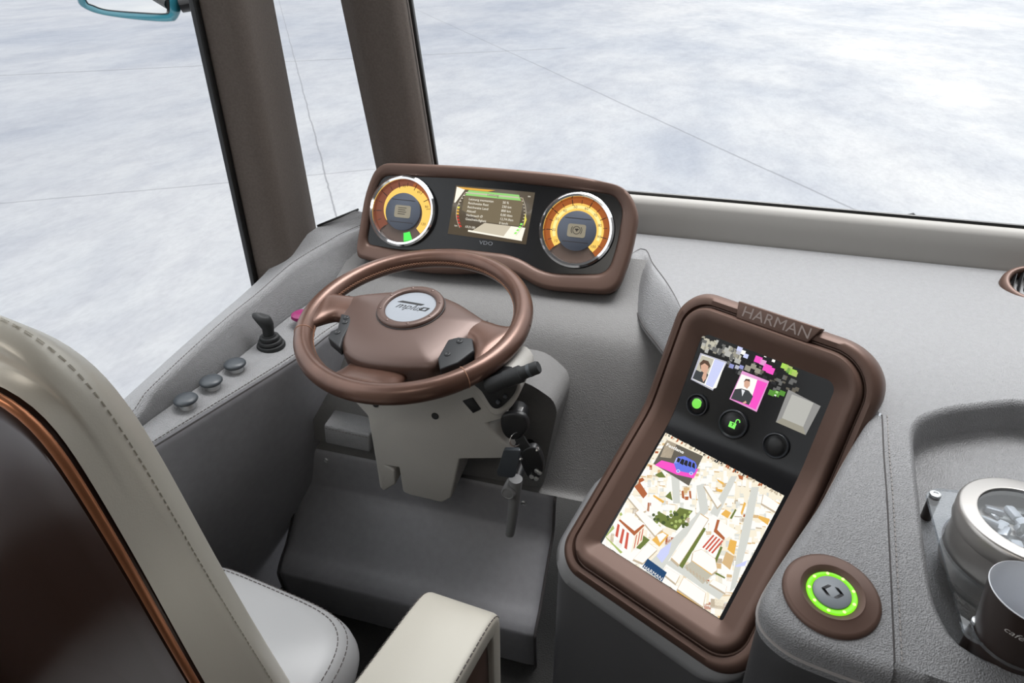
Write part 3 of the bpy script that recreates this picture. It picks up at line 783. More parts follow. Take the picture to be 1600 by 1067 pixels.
mb.build('rim_stitching', M['brown_thread'], sw)
def spoke(name, pts, hw, th, zc):
    """pts: centre line in wheel plane; hw: half widths; th: half thickness; zc: height"""
    P = [Vector(p) for p in pts]; L = []
    for i in range(len(P)):
        d = (P[min(i + 1, len(P) - 1)] - P[max(i - 1, 0)]).normalized(); s = Vector((-d.y, d.x))
        q = []
        for j in range(28):
            b = 2 * pi * j / 28; cxx = cos(b); sy = sin(b)
            e = .75
            xx = abs(cxx) ** e * (1 if cxx > 0 else -1); yy = abs(sy) ** e * (1 if sy > 0 else -1)
            p = P[i] + s * (hw[i] * xx); q.append(Wl(p.x, p.y, zc[i] + th[i] * yy))
        L.append(q)
    L2 = [catmull([L[i][j] for i in range(len(L))], 5) for j in range(28)]
    L3 = [[L2[j][i] for j in range(28)] for i in range(len(L2[0]))]
    return mesh(name, *loft(L3, True, True, True), M['bronze_leather'], sw, ang=60)
spoke('spoke', [(-.135, .012), (-.155, .012), (-.172, .010), (-.188, .006), (-.202, .002), (-.214, 0)], [.038, .036, .038, .046, .060, .074], [.017, .017, .016, .015, .013, .008], [-.006, -.005, -.003, -.001, .002, .003])
spoke('spoke', [(.128, -.020), (.145, -.026), (.160, -.034), (.174, -.043), (.188, -.051), (.201, -.058)], [.034, .034, .037, .045, .060, .074], [.017, .017, .016, .015, .013, .008], [-.006, -.005, -.003, -.001, .002, .003])
spoke('spoke', [(-.018, -.115), (-.020, -.140), (-.021, -.160), (-.022, -.178), (-.023, -.195), (-.024, -.208)], [.060, .062, .064, .068, .080, .100], [.014, .014, .013, .013, .012, .008], [-.022, -.020, -.014, -.008, -.002, .0])
HUBL = [Wp(*p, .008) for p in ((531, 489), (545, 491), (552, 500), (539, 527), (533, 546))]; HUBR = [Wp(*p, .008) for p in ((742, 526), (716, 524), (698, 528), (681, 558), (685, 577))]
hubp = [(-.1625, .044), (-.125, .058), (-.08, .071), (-.035, .079), (.02, .076), (.075, .054), (.115, .028), (.150, .004), (.153, -.006), (.136, -.046), (.118, -.085), (.100, -.128), (.090, -.142), (.035, -.150), (-.02, -.152), (-.06, -.146), (-.095, -.125), (-.122, -.088), (-.138, -.052), (-.152, -.010)]
hubp = [Vector(p) for p in hubp]; hl = round_poly(hubp, .02, 4); hc = Vector((-.005, -.035))
def hs(s, c): return [Wl(*(hc + (p - hc) * s), c) for p in hl]
loops = [hs(.90, -.055), hs(.965, -.05), hs(.985, -.03), hs(1.0, -.006), hs(.995, .001), hs(.975, .006), hs(.92, .0105), hs(.8, .0150), hs(.6, .0195), hs(.4, .0215), hs(.2, .0222)]
mesh('hub_cover', *loft(loops, True, True, True), M['hub'], sw, ang=60)
bc = Wl(-.003, .002, .0235)
bd = mesh('badge', *lathe(bc, wn, [(.0665, -.004), (.0665, .0015), (.0655, .0045), (.063, .0062), (.054, .0062), (.0515, .005), (.0500, .001), (.0495, -.003)], 56, False, False, ref=tuple(we_f)), M['hub'], sw, ang=60, label='bronze badge ring with rivets')
for i in range(8):
    a = 2 * pi * i / 8 + .30; p = Wl(-.003 + .0585 * cos(a), .002 + .0585 * sin(a), .0292)
    mesh('rivet', *lathe(p, wn, [(.0034, 0), (.003, .0012), (.0015, .0018), (0, .002)], 12), M['hub'], bd)
mesh('badge_plate', *lathe(bc + wn * .0005, wn, [(.050, 0), (0.0, .0005)], 48, False, True), mat('pale_silver_plate', (.27, .29, .32), .4, .2), bd, label='silver badge plate')
mesh('badge_groove', *tube(circle(bc - wn * .001, we_r, we_f, .0672, 56), .0012, 6, True), M['seam'], bd)
# logo on the plate: slanted bar, italic letters and a small open box
lx = (Wp(662, 487, .02) - Wp(622, 480, .02)).normalized(); ly = Vector((-lx.y, lx.x)); lc0 = Wp(643, 482, .02)
def Lg(x, y): p = lc0 + lx * x + ly * y; return Wl(p.x, p.y, .0246)
mb = MB()
mb.add([Lg(*p) for p in ((-.036, .0080), (.018, .0080), (.023, .0140), (-.027, .0140))], [(0, 1, 2, 3)])
tv, tf = text2d('mpl', .024, 'LEFT', .45); mb.add([Lg(-.032 + x * 1.05, -.0015 + y) for x, y in tv], tf)
tv, tf = text2d('us', .024, 'LEFT', .45); mb.add([Lg(.006 + x * .75, -.0015 + y) for x, y in tv], tf)
for q in (((.020, -.006), (.024, -.006), (.0285, .0045), (.0245, .0045)), ((.031, -.006), (.035, -.006), (.0395, .0045), (.0355, .0045)), ((.0245, .0025), (.0375, .0025), (.0395, .005), (.0265, .005)), ((.020, -.0065), (.033, -.0065), (.035, -.004), (.022, -.004))):
    mb.add([Lg(*p) for p in q], [(0, 1, 2, 3)])
mb.build('logo', M['black'], bd, ang=None)
for q in (((.150, .006), (.1545, -.006), (.147, -.024), (.138, -.044)), ((-.1635, .046), (-.1645, .030), (-.159, .008), (-.152, -.012))):
    mesh('hub_gap', *tube(catmull([Wl(a, b, .004) for a, b in q], 4), .0024, 8), M['seam'], sw)
# switch pods
for pts, btn, dep in ((((533, 489), (546, 493), (550, 501), (536, 527), (531, 543), (512, 527), (516, 517), (527, 513)), ((541, 496), (539, 503), (527, 519)), .022),
                 (((700, 530), (716, 526), (738, 528), (741, 547), (716, 566), (687, 577), (684, 559)), ((718, 533), (699, 553)), .034)):
    h0 = .0145
    poly = [Wl(*Wp(*p, h0), h0) for p in pts]
    v, f = prism(poly, wn * -dep, .003); pod = mesh('switch_pod', v, f, M['pod'], sw, label='dark grey thumb switch pad')
    for q in btn:
        c = Wl(*Wp(*q, h0), h0 - .001)
        mesh('switch_button', *lathe(c, wn, [(.0062, 0), (.006, .0022), (.004, .003), (.003, .0022), (0, .0022)], 18), M['pod'], pod)

# ================================================================== STEERING COLUMN
YC = .985
def cy_(px, py, y=YC): return at_y(px, py, y)
st = thing('steering_column', 'grey plastic steering column cover with stalk under the steering wheel', 'steering column', (-.46, 1.05, .4))
shp = [(548, 622), (560, 600), (640, 600), (730, 590), (762, 596), (790, 640), (782, 655), (756, 662), (768, 672), (797, 700), (797, 716), (718, 718), (712, 745), (706, 778), (690, 786), (640, 774), (629, 769), (622, 731), (603, 728), (607, 745), (622, 735), (618, 757), (600, 768), (593, 762), (583, 700), (574, 650)]
shp = [(548, 622), (560, 600), (640, 600), (730, 590), (762, 596), (790, 640), (784, 655), (760, 662), (770, 674), (797, 700), (797, 717), (718, 718), (712, 745), (705, 778), (690, 786), (640, 774), (629, 769), (623, 731), (604, 728), (617, 736), (618, 757), (600, 768), (593, 762), (583, 700), (574, 650)]
poly = [cy_(*p) for p in shp]
mesh('shroud', *prism(poly, (0, .11, .01), .010, 4), M['plastic'], st, ang=45)
v, f = lathe(Wl(0, 0, -.05), -wn, [(.075, -.01), (.072, .03), (.07, .08), (.068, .16)], 36); mesh('column_neck', v, f, M['plastic'], st)
# holes in the shroud (dark plugs) and switch slot
for px, py, r in ((587, 632, .0065), (680, 650, .0075)):
    mesh('screw_plug', *lathe(cy_(px, py) + V(0, .004, 0), (0, -1, .1), [(r, .0), (r, .0052), (r * .9, .006), (0, .0058)], 20), M['black'], st)
mesh('slot_cover', *prism([cy_(*p, YC - .003) for p in ((722, 627), (738, 622), (751, 640), (739, 646))], (0, .012, 0), .0015), M['black'], st)
# black switch plate with pale surround at right
sp = catmull([cy_(*p, .965) for p in ((728, 594), (765, 585), (796, 582), (812, 598), (811, 617), (796, 640), (778, 651), (764, 645), (748, 622))], 4, True)
mesh('switch_surround', *prism(sp, (0, .10, .0), .006), M['plastic'], st, ang=45)
sp2 = catmull([cy_(*p, .955) for p in ((738, 597), (768, 588), (792, 586), (806, 599), (804, 614), (791, 630), (777, 639), (766, 634), (752, 612))], 4, True)
spl = mesh('switch_plate', *prism(sp2, (0, .03, 0), .004), M['black'], st, ang=45)
for px, py, r in ((776, 600, .007), (790, 618, .004), (779, 627, .0045)):
    mesh('plate_button', *lathe(cy_(px, py, .956), (0, -1, .1), [(r, 0), (r, .004), (r * .7, .0055), (0, .0055)], 18), M['slate'], spl)
s0, s1 = at_y(762, 604, .94), at_y(842, 573, .95); sd = (s1 - s0)
mesh('stalk', *tube([s0, s0 + sd * .35, s0 + sd * .36, s0 + sd * .66, s0 + sd * .67, s0 + sd * .72, s0 + sd * .97, s1], [.0140, .0140, .0155, .0155, .0130, .0115, .0115, .0100], 24), M['matt_black'], st, ang=40)
mesh('stalk_marking', *tube([s0 + sd * .80 + V(0, -.0, .0), s0 + sd * .86], .0119, 16, caps=False), M['slate'], st)
# ignition lock behind the key
c = cy_(800, 663, 1.00)
mesh('ignition_lock', *lathe(c + V(0, .05, 0), (0.1, -1, .15), [(.019, 0), (.019, .05), (.016, .054), (0, .054)], 24), M['black'], st)

# base cover where the column enters the cockpit panel
cbt = thing('column_base', 'grey leather box cover around the foot of the steering column', 'cover', (-.45, 1.15, .42))
def base_loop(pts, y): return [at_y(*p, y) for p in pts]
bl = [(474, 683), (514, 610), (560, 590), (790, 590), (826, 598), (864, 624), (871, 642), (858, 700), (846, 762), (700, 737)]
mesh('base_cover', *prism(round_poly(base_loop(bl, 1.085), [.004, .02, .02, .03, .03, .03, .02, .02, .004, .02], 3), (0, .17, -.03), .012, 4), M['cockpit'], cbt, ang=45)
bl = [(505, 664), (578, 680), (578, 708), (508, 693)]
b0 = base_loop(bl, 1.035)
mesh('side_pad', *prism(b0, V(.0, .10, .012), .006), M['leather'], cbt, ang=45)
mb = MB(); L = resample([b0[0] + V(.004, -.0005, -.008), b0[1] + V(-.004, -.0005, -.008)], 8); stitches(mb, L, .005, .003, .0007); mb.build('stitching', M['dark_thread'], cbt)

# --- adjustment lever
lv = thing('adjustment_lever', 'grey flat lever hanging below the right end of the steering column', 'lever', (-.29, .97, .36))
Yl = .965
pts = [at_y(*p, Yl) for p in ((806, 748), (804, 775), (801, 805), (797, 832))]
mesh('arm', *tube(catmull(pts + [pts[-1] + V(0, 0, -.004)], 5), [.0140 - .0055 * i / 20 for i in range(20)] + [.003], 18, flat=.95), M['lever'], lv, ang=60)
c = at_y(795, 770, Yl - .012)
mesh('knuckle', *lathe(c + V(0, .02, 0), (0, -1, .15), [(.0145, -.01), (.0145, .024), (.013, .028), (.011, .0285), (.010, .0275), (0, .0285)], 24), M['lever'], lv)
c0 = at_y(806, 752, Yl + .01); mesh('pivot', *lathe(c0, (0, 1, .1), [(.010, .0), (.010, .14)], 20), M['black'], lv)

# --- keys
Yk = .948
c = at_y(801, 664, Yk)
ky = thing('ignition_key', 'black car key turned in the ignition lock beside the column cover', 'key', c)
kl = catmull([at_y(*p, Yk) for p in ((783, 652), (800, 647), (818, 652), (825, 668), (818, 680), (806, 688), (792, 685), (783, 672))], 4, True)
mesh('head', *prism(kl, (.002, .012, .003), .004), M['black'], ky, ang=45)
kc = at_y(805, 660, Yk + .008)
mesh('blade', *prism([kc + V(-.004, 0, .004), kc + V(.004, 0, .004), kc + V(.004, 0, -.004), kc + V(-.004, 0, -.004)], (0, .045, 0), .0006), M['silver'], ky)
rc = at_y(807, 686, Yk - .002); ru, rv, rn = frame((.7, -.6, .1))
kr = tag(mesh('key_ring', *tube(circle(rc, ru, rv, .0145, 28), .0012, 8, True), M['chrome'], origin=rc), 'small steel split ring linking the key and its fobs', 'key ring')
kp = [at_y(*p, Yk + .004) for p in ((787, 703), (813, 704), (805, 744), (800, 747), (778, 744), (776, 738))]
tg = tag(mesh('key_tag', *prism(round_poly(kp, .004, 3), (0, .008, .001), .0012), M['slate'], origin=kp[3], ang=45), 'flat dark grey rectangular tag hanging from the key ring', 'key tag')
fo = thing('key_fob', 'black key remote with silver buttons hanging beside the dark tag', 'key fob', at_y(830, 725, Yk))
fp_ = catmull([at_y(*p, Yk - .002) for p in ((818, 704), (836, 700), (848, 722), (846, 742), (833, 752), (822, 742), (813, 720))], 3, True)
mesh('remote', *prism(fp_, (0, .014, .002), .004), M['black'], fo, ang=45)
mesh('strap', *prism([at_y(*p, Yk) for p in ((804, 688), (818, 682), (832, 704), (818, 711))], (0, .004, 0), .001), M['matt_black'], fo)
for px, py in ((843, 738), (831, 744), (838, 747), (839, 735)):
    mesh('fob_button', *lathe(at_y(px, py, Yk - .001), (0, -1, .1), [(.005, 0), (.0045, .003), (0, .0035)], 16), M['silver'], fo)
for px, py in ((840, 702), (814, 716)):
    mesh('clasp', *lathe(at_y(px, py, Yk - .001), (.3, -1, .2), [(.0035, -.004), (.0035, .004), (0, .005)], 12), M['chrome'], fo)

# ================================================================== TOUCH SCREEN CONSOLE
D0 = 1.28; K = D0 / 1.2
AZ = -.466; SU = V(cos(AZ), sin(AZ), 0); SE = V(-sin(AZ), cos(AZ), 0); SZ = V(0, 0, 1)
SM = at_d(1049.1, 652.1, D0); A1c, A2c = 1.128, .668; WS = .2285 * K; H1, H2 = .160 * K, .251 * K
def Pang(t):
    k = min(1, max(0, (t + .035) / .07)); k = k * k * (3 - 2 * k); return A2c + (A1c - A2c) * k
_N = 800; _T = [-.55 + 1.0 * i / _N for i in range(_N + 1)]; _P = [None] * (_N + 1); _i0 = min(range(_N + 1), key=lambda i: abs(_T[i]))
_P[_i0] = Vector((0, 0)); dt_ = 1.0 / _N
for i in range(_i0, _N): a = Pang(_T[i] + dt_ / 2); _P[i + 1] = _P[i] + Vector((cos(a), sin(a))) * dt_
for i in range(_i0, 0, -1): a = Pang(_T[i] - dt_ / 2); _P[i - 1] = _P[i] - Vector((cos(a), sin(a))) * dt_
_off = Vector((0, 0))
def S(s, t, h=0):
    x = (t + .55) / dt_; i = max(0, min(_N - 1, int(x))); q = _P[i].lerp(_P[i + 1], x - i); a = Pang(t)
    return SM + SU * s + SE * q.x + SZ * q.y + (SE * -sin(a) + SZ * cos(a)) * h
def Spx(px, py):
    """(s, t) on the screen sheet hit by the sight line"""
    s = WS / 2; t = 0
    for _ in range(30):
        a = Pang(t); n = SE * -sin(a) + SZ * cos(a); p = at_plane(px, py, S(s, t), n) - S(s, t)
        s += p.dot(SU); t += .8 * p.dot(SE * cos(a) + SZ * sin(a))
    return Vector((s, t))
con = thing('touchscreen_console', 'tall curved brown framed touchscreen on a stand right of the steering wheel', 'touchscreen', S(WS / 2, -H2, -.05))
def rect_loop(l, b, r, t_, rad, n=14, tn=16):
    """rounded rectangle in (s,t), evenly split along the long sides so that it follows the bend; rad = (BL,BR,TR,TL)"""
    c = [Vector((-l, -H2 - b)), Vector((WS + r, -H2 - b)), Vector((WS + r, H1 + t_)), Vector((-l, H1 + t_))]
    L = []
    for i in range(4):
        a, b_, d = c[i - 1], c[i], c[(i + 1) % 4]; R_ = rad[i]
        p = b_ + (a - b_).normalized() * R_; q = b_ + (d - b_).normalized() * R_
        for k in range(n + 1):
            th = k / n * pi / 2
            o_ = p + (q - b_); u_ = (b_ - q); w_ = (b_ - p)
            L.append(o_ + u_ * cos(th) * 1 + w_ * sin(th) if False else (b_ + (p - b_) * (1 - sin(th)) + (q - b_) * (1 - cos(th))))
        nx_p = c[(i + 1) % 4] + (b_ - c[(i + 1) % 4]).normalized() * rad[(i + 1) % 4]
        for k in range(1, tn): L.append(q.lerp(nx_p, k / tn))
    return L
FR = [  # l, b, r, t, radii(BL,BR,TR,TL), h
    (.056, .066, .060, .066, (.055, .06, .085, .06), -.10),
    (.062, .072, .066, .070, (.055, .06, .085, .06), -.045),
    (.063, .074, .068, .072, (.055, .06, .085, .06), -.012),
    (.060, .071, .065, .069, (.055, .06, .085, .06), .002),
    (.053, .063, .057, .061, (.050, .055, .078, .055), .008),
    (.046, .055, .049, .053, (.045, .05, .072, .05), .006),
    (.0435, .052, .0465, .0505, (.043, .048, .07, .048), -.004),
    (.0415, .050, .0445, .0485, (.042, .047, .068, .047), -.004),
    (.0400, .048, .0425, .0465, (.041, .046, .066, .046), .010),
    (.0370, .044, .0390, .043, (.038, .043, .062, .043), .0165),
    (.0300, .036, .0320, .035, (.033, .038, .052, .036), .018),
    (.0210, .024, .0220, .024, (.022, .026, .040, .028), .0135),
    (.0030, .004, .0030, .004, (.006, .007, .022, .020), .002),
    (.0000, .000, .0000, .000, (.004, .004, .018, .016), .0005),
    (.0000, .000, .0000, .000, (.004, .004, .018, .016), -.003)]
loops = [[S(p.x, p.y, r[5]) for p in rect_loop(*r[:5])] for r in FR]
mesh('outer_frame', *loft(loops[:7], True), M['brown'], con, ang=50)
mesh('inner_frame', *loft(loops[6:], True), M['brown'], con, ang=50)
# name plate on the upper lip, raised lettering
pts2 = [Spx(*p) for p in ((1163, 478), (1166, 502), (1268, 533), (1290, 532))]
tt0 = H1 + .046; s0_, s1_ = .050, .190
plate = [Vector(p) for p in ((s0_ + .002, tt0), (s1_ - .010, tt0), (s1_ + .004, tt0 + .0295), (s0_ - .004, tt0 + .0295))]
v, f = prism([S(p.x, p.y, .0125) for p in plate], (S(0, tt0, -.02) - S(0, tt0, 0)), .002); npl = mesh('name_plate', v, f, M['brown'], con, ang=40)
tv, tf = text2d('HARMAN', .0265)
wx = max(x for x, y in tv) - min(x for x, y in tv)
mesh('lettering', [S((s0_ + s1_) / 2 + x * (.118 / wx), tt0 + .0145 + y, .0129) for x, y in tv], tf, mat('bronze_grey_letters', (.20, .16, .145), .3, .7), npl, ang=None)
# the screen sheet
mb = MB()
NS, NT = 6, 60
vs = [S(WS * i / NS, -H2 + (H1 + H2) * j / NT, 0) for j in range(NT + 1) for i in range(NS + 1)]
mb.add(vs, grid_faces(NT + 1, NS + 1), 0)
SMATS = [mat('screen_black_glass', (.008, .008, .009), .2, spec=.3)]; SIDX = {}
def smat(key, col, s=1.0):
    if key not in SIDX: SIDX[key] = len(SMATS); SMATS.append(glow('screen_' + key, col, s))
    return SIDX[key]
C_ = {'cream': (.95, .87, .70), 'white': (1.0, .98, .93), 'tan': (.70, .48, .24), 'brick': (.45, .13, .045), 'red': (.62, .10, .06), 'orange': (.85, .48, .10), 'road': (.68, .69, .64), 'road2': (.72, .73, .68),
      'green': (.16, .20, .045), 'dgreen': (.07, .10, .03), 'lgreen': (.42, .52, .16), 'pink': (.95, .09, .58), 'lav': (.62, .66, .95), 'blue': (.14, .20, .80), 'navy': (.012, .06, .16), 'ink': (.02, .02, .022), 'card': (.13, .115, .09),
      'beige': (.55, .52, .42), 'beige2': (.33, .31, .25), 'grey': (.14, .14, .135), 'glassy': (.48, .475, .44), 'glassy2': (.29, .285, .275), 'ledgreen': (.30, .95, .17), 'ledgreen2': (.55, 1.0, .33), 'lime': (.42, .72, .10), 'fol': (.10, .30, .04),
      'skin': (.70, .42, .30), 'hair': (.10, .055, .035), 'suit': (.05, .055, .06), 'shirt': (.8, .82, .85), 'pinkpale': (.80, .35, .66), 'lavpale': (.50, .50, .58), 'shadow': (.55, .46, .34), 'lav2': (.30, .32, .62)}
def sp(pts, key, lv, px=True, h0=.0002, st=1.0):
    q = [Spx(*p) if px else Vector(p) for p in pts]
    m = .0006
    lo = .0035 if all(a.y < .01 for a in q) else 0
    q = [Vector((min(WS - m - 1.6 * lo, max(m + lo, a.x)), min(H1 - m, max(-H2 + m, a.y)))) for a in q]
    tri = tessellate_polygon([[Vector((a.x, a.y, 0)) for a in q]])
    # cut long pieces along t so that they follow the bend
    mb.add([S(a.x, a.y, h0 + lv * .00012) for a in q], [t_ for t_ in tri], smat(key, C_[key], st))
def c5(*p): return [(930 + x / 4.706, 640 + y / 4.706) for x, y in p]
def c6(*p): return [(920 + x / 4.706, 780 + y / 4.706) for x, y in p]
def c8(*p): return [(1040 + x / 4.446, 500 + y / 4.446) for x, y in p]
# -- map
tm = [Spx(*p) for p in c5((500, 165), (1395, 640))]
ttop = lambda s: tm[0].y + (tm[1].y - tm[0].y) * s / WS
NB = 16
for j in range(NB):
    f0 = j / NB; f1 = (j + 1) / NB
    a0 = [( .001, -H2 + .001 + (ttop(0) + H2) * f0), (WS - .001, -H2 + .001 + (ttop(WS) + H2) * f0), (WS - .001, -H2 + .001 + (ttop(WS) + H2) * f1), (.001, -H2 + .001 + (ttop(0) + H2) * f1)]
    sp(a0, 'cream', 1, False)
rnd = random.Random(11)
for j in range(26):
    for i in range(22):
        s = (i + rnd.random()) / 22 * WS; v_ = (j + rnd.random()) / 26; t = -H2 + (ttop(s) + H2) * v_
        w1 = (.005 + .010 * rnd.random()) * (1.15 - .75 * v_); w2 = (.004 + .007 * rnd.random()) * (1.15 - .75 * v_)
        a = rnd.choice((.45, .45 + pi / 2)) + rnd.uniform(-.06, .06)
        u_ = Vector((cos(a), sin(a))); n_ = Vector((-sin(a), cos(a))); o_ = Vector((s, t))
        if o_.y + w1 + w2 > ttop(s) - .001: continue
        key = rnd.choices(('white', 'white', 'cream', 'road2', 'tan', 'shadow', 'brick'), (6, 6, 3, 3, 1, 1.2, .3))[0]
        if key in ('white', 'cream'):
            sp([o_ - u_ * w1 - n_ * w2 - Vector((0, .0022)), o_ + u_ * w1 - n_ * w2 - Vector((0, .0022)), o_ + u_ * w1 + n_ * w2, o_ - u_ * w1 + n_ * w2], rnd.choice(('shadow', 'road2', 'tan', 'road2')), 2, False)
        else: w1 *= .7; w2 *= .6
        sp([o_ - u_ * w1 - n_ * w2, o_ + u_ * w1 - n_ * w2, o_ + u_ * w1 + n_ * w2, o_ - u_ * w1 + n_ * w2], key, 3 + (i * 7 + j * 3) % 3, False)
for j in range(70):   # ragged dark skyline at the far edge of the map
    s = (j + rnd.random() * .6) / 70 * WS; hgt = .001 + .0025 * rnd.random(); b0_ = ttop(s) - .001
    sp([(s, b0_ - .004 * rnd.random() - .001), (s + .0035, b0_ - .004 * rnd.random()), (s + .0032, b0_ + hgt * .6), (s + .0005, b0_ + hgt)], rnd.choice(('shadow', 'ink', 'brick', 'cream', 'shadow')), 4, False)
roads = [c5((745, 560), (800, 545), (835, 740), (620, 985), (420, 1310), (300, 1310), (570, 960), (770, 745)), c5((1000, 490), (1045, 490), (900, 790), (845, 760)), c5((1150, 570), (1205, 570), (1130, 950), (1080, 1340), (990, 1340), (1075, 900)), c5((560, 490), (620, 500), (625, 690), (575, 690)),
         c6((560, 470), (640, 430), (1000, 690), (960, 740)), c6((820, 90), (850, 100), (640, 330), (520, 420), (480, 480), (440, 470))]
for r in roads: sp(r, 'road', 7)
for g_ in (c5((430, 800), (480, 755), (560, 800), (620, 720), (720, 745), (600, 890), (520, 860)), c5((700, 1010), (800, 870), (815, 880), (720, 1040)), c5((515, 640), (555, 600), (570, 670)), c5((440, 480), (490, 455), (520, 500), (470, 500)), c5((990, 800), (1030, 730), (1040, 740), (1005, 805)),
           c6((665, 490), (840, 205), (860, 215), (690, 510)), c6((915, 470), (970, 345), (985, 355), (935, 478)), c6((400, 265), (450, 300), (380, 370), (350, 360)), c6((925, 530), (1005, 575), (1000, 585), (920, 545))): sp(g_, 'green', 8)
for g_ in (c6((105, 255), (180, 190), (190, 215), (130, 275)), c6((120, 270), (250, 390), (235, 400), (110, 270)), c6((225, 110), (240, 95), (250, 115), (235, 125))): sp(g_, 'lgreen', 8)
for i in range(46):
    q = Spx(*c5((430 + 270 * rnd.random(), 750 + 120 * rnd.random()))[0]); r_ = .0018 + .002 * rnd.random()
    sp([q + Vector((r_ * cos(k), r_ * sin(k))) for k in (0, 1.05, 2.1, 3.14, 4.2, 5.2)], rnd.choice(('green', 'dgreen', 'lgreen')), 9, False)
for g_ in (c5((285, 565), (330, 535), (385, 620), (355, 655)), c5((635, 600), (650, 595), (660, 660), (640, 650)), c5((690, 600), (705, 598), (710, 660), (695, 650)), c5((660, 640), (690, 640), (685, 665), (662, 665)), c5((310, 505), (350, 500), (365, 520), (320, 545)), c5((1050, 480), (1090, 490), (1085, 520), (1060, 510))): sp(g_, 'brick', 9)
for g_ in (c5((1205, 780), (1285, 805), (1270, 850), (1200, 800)), c5((925, 770), (960, 735), (1000, 760), (975, 800)), c5((1070, 760), (1095, 680), (1110, 690), (1080, 780)), c5((895, 510), (950, 540), (940, 555), (900, 525)), c5((890, 580), (940, 590), (930, 610), (895, 600)), c5((1270, 650), (1360, 690), (1355, 700), (1268, 665)), c5((430, 625), (510, 675), (500, 690), (428, 640)),
           c6((1020, 370), (1040, 295), (1090, 310), (1070, 410)), c6((650, 670), (835, 810), (830, 820), (645, 685)), c6((760, 450), (910, 550), (900, 560), (755, 460)), c6((465, 300), (540, 235), (590, 265), (520, 350))): sp(g_, 'orange', 9)
sp(c6((980, 470), (1010, 385), (1070, 420), (1040, 520)), 'tan', 9)
for g_ in (c6((610, 430), (700, 300), (820, 110), (880, 150), (720, 400), (665, 480)), c6((770, 390), (830, 370), (930, 440), (945, 520), (905, 550), (760, 450)), c6((700, 575), (860, 690), (840, 790), (655, 660)), c6((500, 265), (545, 245), (575, 265), (525, 320)), c6((330, 440), (440, 320), (505, 370), (400, 470)), c6((345, 100), (380, 75), (520, 240), (490, 270)), c5((1240, 620), (1360, 700), (1345, 760), (1225, 690)), c5((800, 560), (835, 560), (930, 690), (900, 720)), c5((300, 760), (340, 740), (500, 880), (470, 900)), c5((230, 640), (270, 620), (380, 740), (340, 760)), c6((915, 590), (1015, 640), (1005, 690), (890, 620)), c6((570, 500), (670, 560), (640, 620), (540, 540))): 
    qq = [Spx(*p) for p in g_]; cq = sum(qq, Vector((0, 0))) / len(qq)
    sp([cq + (p - cq) * 1.05 + Vector((.0004, -.0026)) for p in qq], 'shadow', 8, False); sp([cq + (p - cq) * 1.03 for p in qq], 'tan', 9, False); sp(g_, 'white', 10)
for g_ in (c6((700, 500), (760, 455), (905, 560), (840, 625)),): sp(g_, 'beige', 10)
for i in range(7): sp(c6((715 + i * 24, 500 + i * 16), (725 + i * 24, 492 + i * 16), (735 + i * 24, 520 + i * 16), (725 + i * 24, 530 + i * 16)), 'shadow', 11)
for g_ in (c6((1075, 490), (1165, 450), (1150, 490), (1090, 500)), c6((530, 370), (610, 315), (590, 400), (540, 470), (500, 420))): sp(g_, 'lav', 11)
# two towers with red bands
sp(c6((195, 275), (225, 165), (340, 260), (310, 395)), 'white', 12); sp(c6((310, 395), (340, 260), (415, 190), (395, 310)), 'cream', 12); sp(c6((225, 160), (300, 100), (415, 185), (335, 265)), 'white', 13)
for a in ((205, 270, 222, 180), (235, 318, 258, 215), (272, 358, 290, 240)): sp(c6((a[0] - 9, a[1]), (a[2] - 8, a[3]), (a[2] + 8, a[3] + 12), (a[0] + 10, a[1] + 14)), 'red', 14)
for a in ((335, 365, 355, 265), (360, 340, 380, 240), (385, 310, 402, 220)): sp(c6((a[0] - 4, a[1]), (a[2] - 4, a[3]), (a[2] + 3, a[3] - 4), (a[0] + 4, a[1] - 6)), 'red', 14)
sp(c6((222, 158), (232, 148), (338, 235), (402, 185), (413, 195), (336, 270)), 'brick', 15)
sp(c6((830, 350), (905, 255), (985, 310), (900, 405)), 'white', 12); sp(c6((945, 150), (965, 160), (1100, 240), (1000, 295), (930, 240)), 'white', 12)
for k in range(4): sp(c6((835 + k * 22, 355 + k * 13), (915 + k * 22, 262 + k * 13), (926 + k * 22, 269 + k * 13), (846 + k * 22, 362 + k * 13)), 'red', 14)
sp(c6((945, 150), (965, 155), (945, 225), (1003, 285), (995, 305), (920, 240)), 'brick', 15)
# Fastlane card with the bus
sp(c5((530, 225), (795, 345), (690, 562), (430, 400)), 'card', 16); sp(c5((530, 225), (600, 255), (560, 360), (480, 350)), 'shadow', 16, st=1)
sp(c5((440, 410), (490, 375), (585, 400), (760, 440), (725, 508), (600, 480)), 'pink', 17)
sp(c5((580, 395), (610, 350), (660, 345), (735, 385), (750, 415), (738, 460), (720, 475), (600, 450)), 'blue', 18); sp(c5((582, 395), (600, 355), (612, 362), (605, 400)), 'lav', 18)
for k in range(4): sp(c5((622 + k * 30, 395 + k * 9), (640 + k * 27, 363 + k * 9), (660 + k * 25, 372 + k * 9), (648 + k * 29, 412 + k * 9)), 'ink', 19)
sp(c5((600, 385), (610, 355), (632, 365), (618, 392)), 'ink', 19)
for (x, y) in ((612, 455), (708, 472)):
    sp(c5(*[(x + 15 * cos(k * .7), y + 13 * sin(k * .7)) for k in range(9)]), 'lav', 20); sp(c5(*[(x + 8 * cos(k * .7), y + 7 * sin(k * .7)) for k in range(9)]), 'blue', 21)
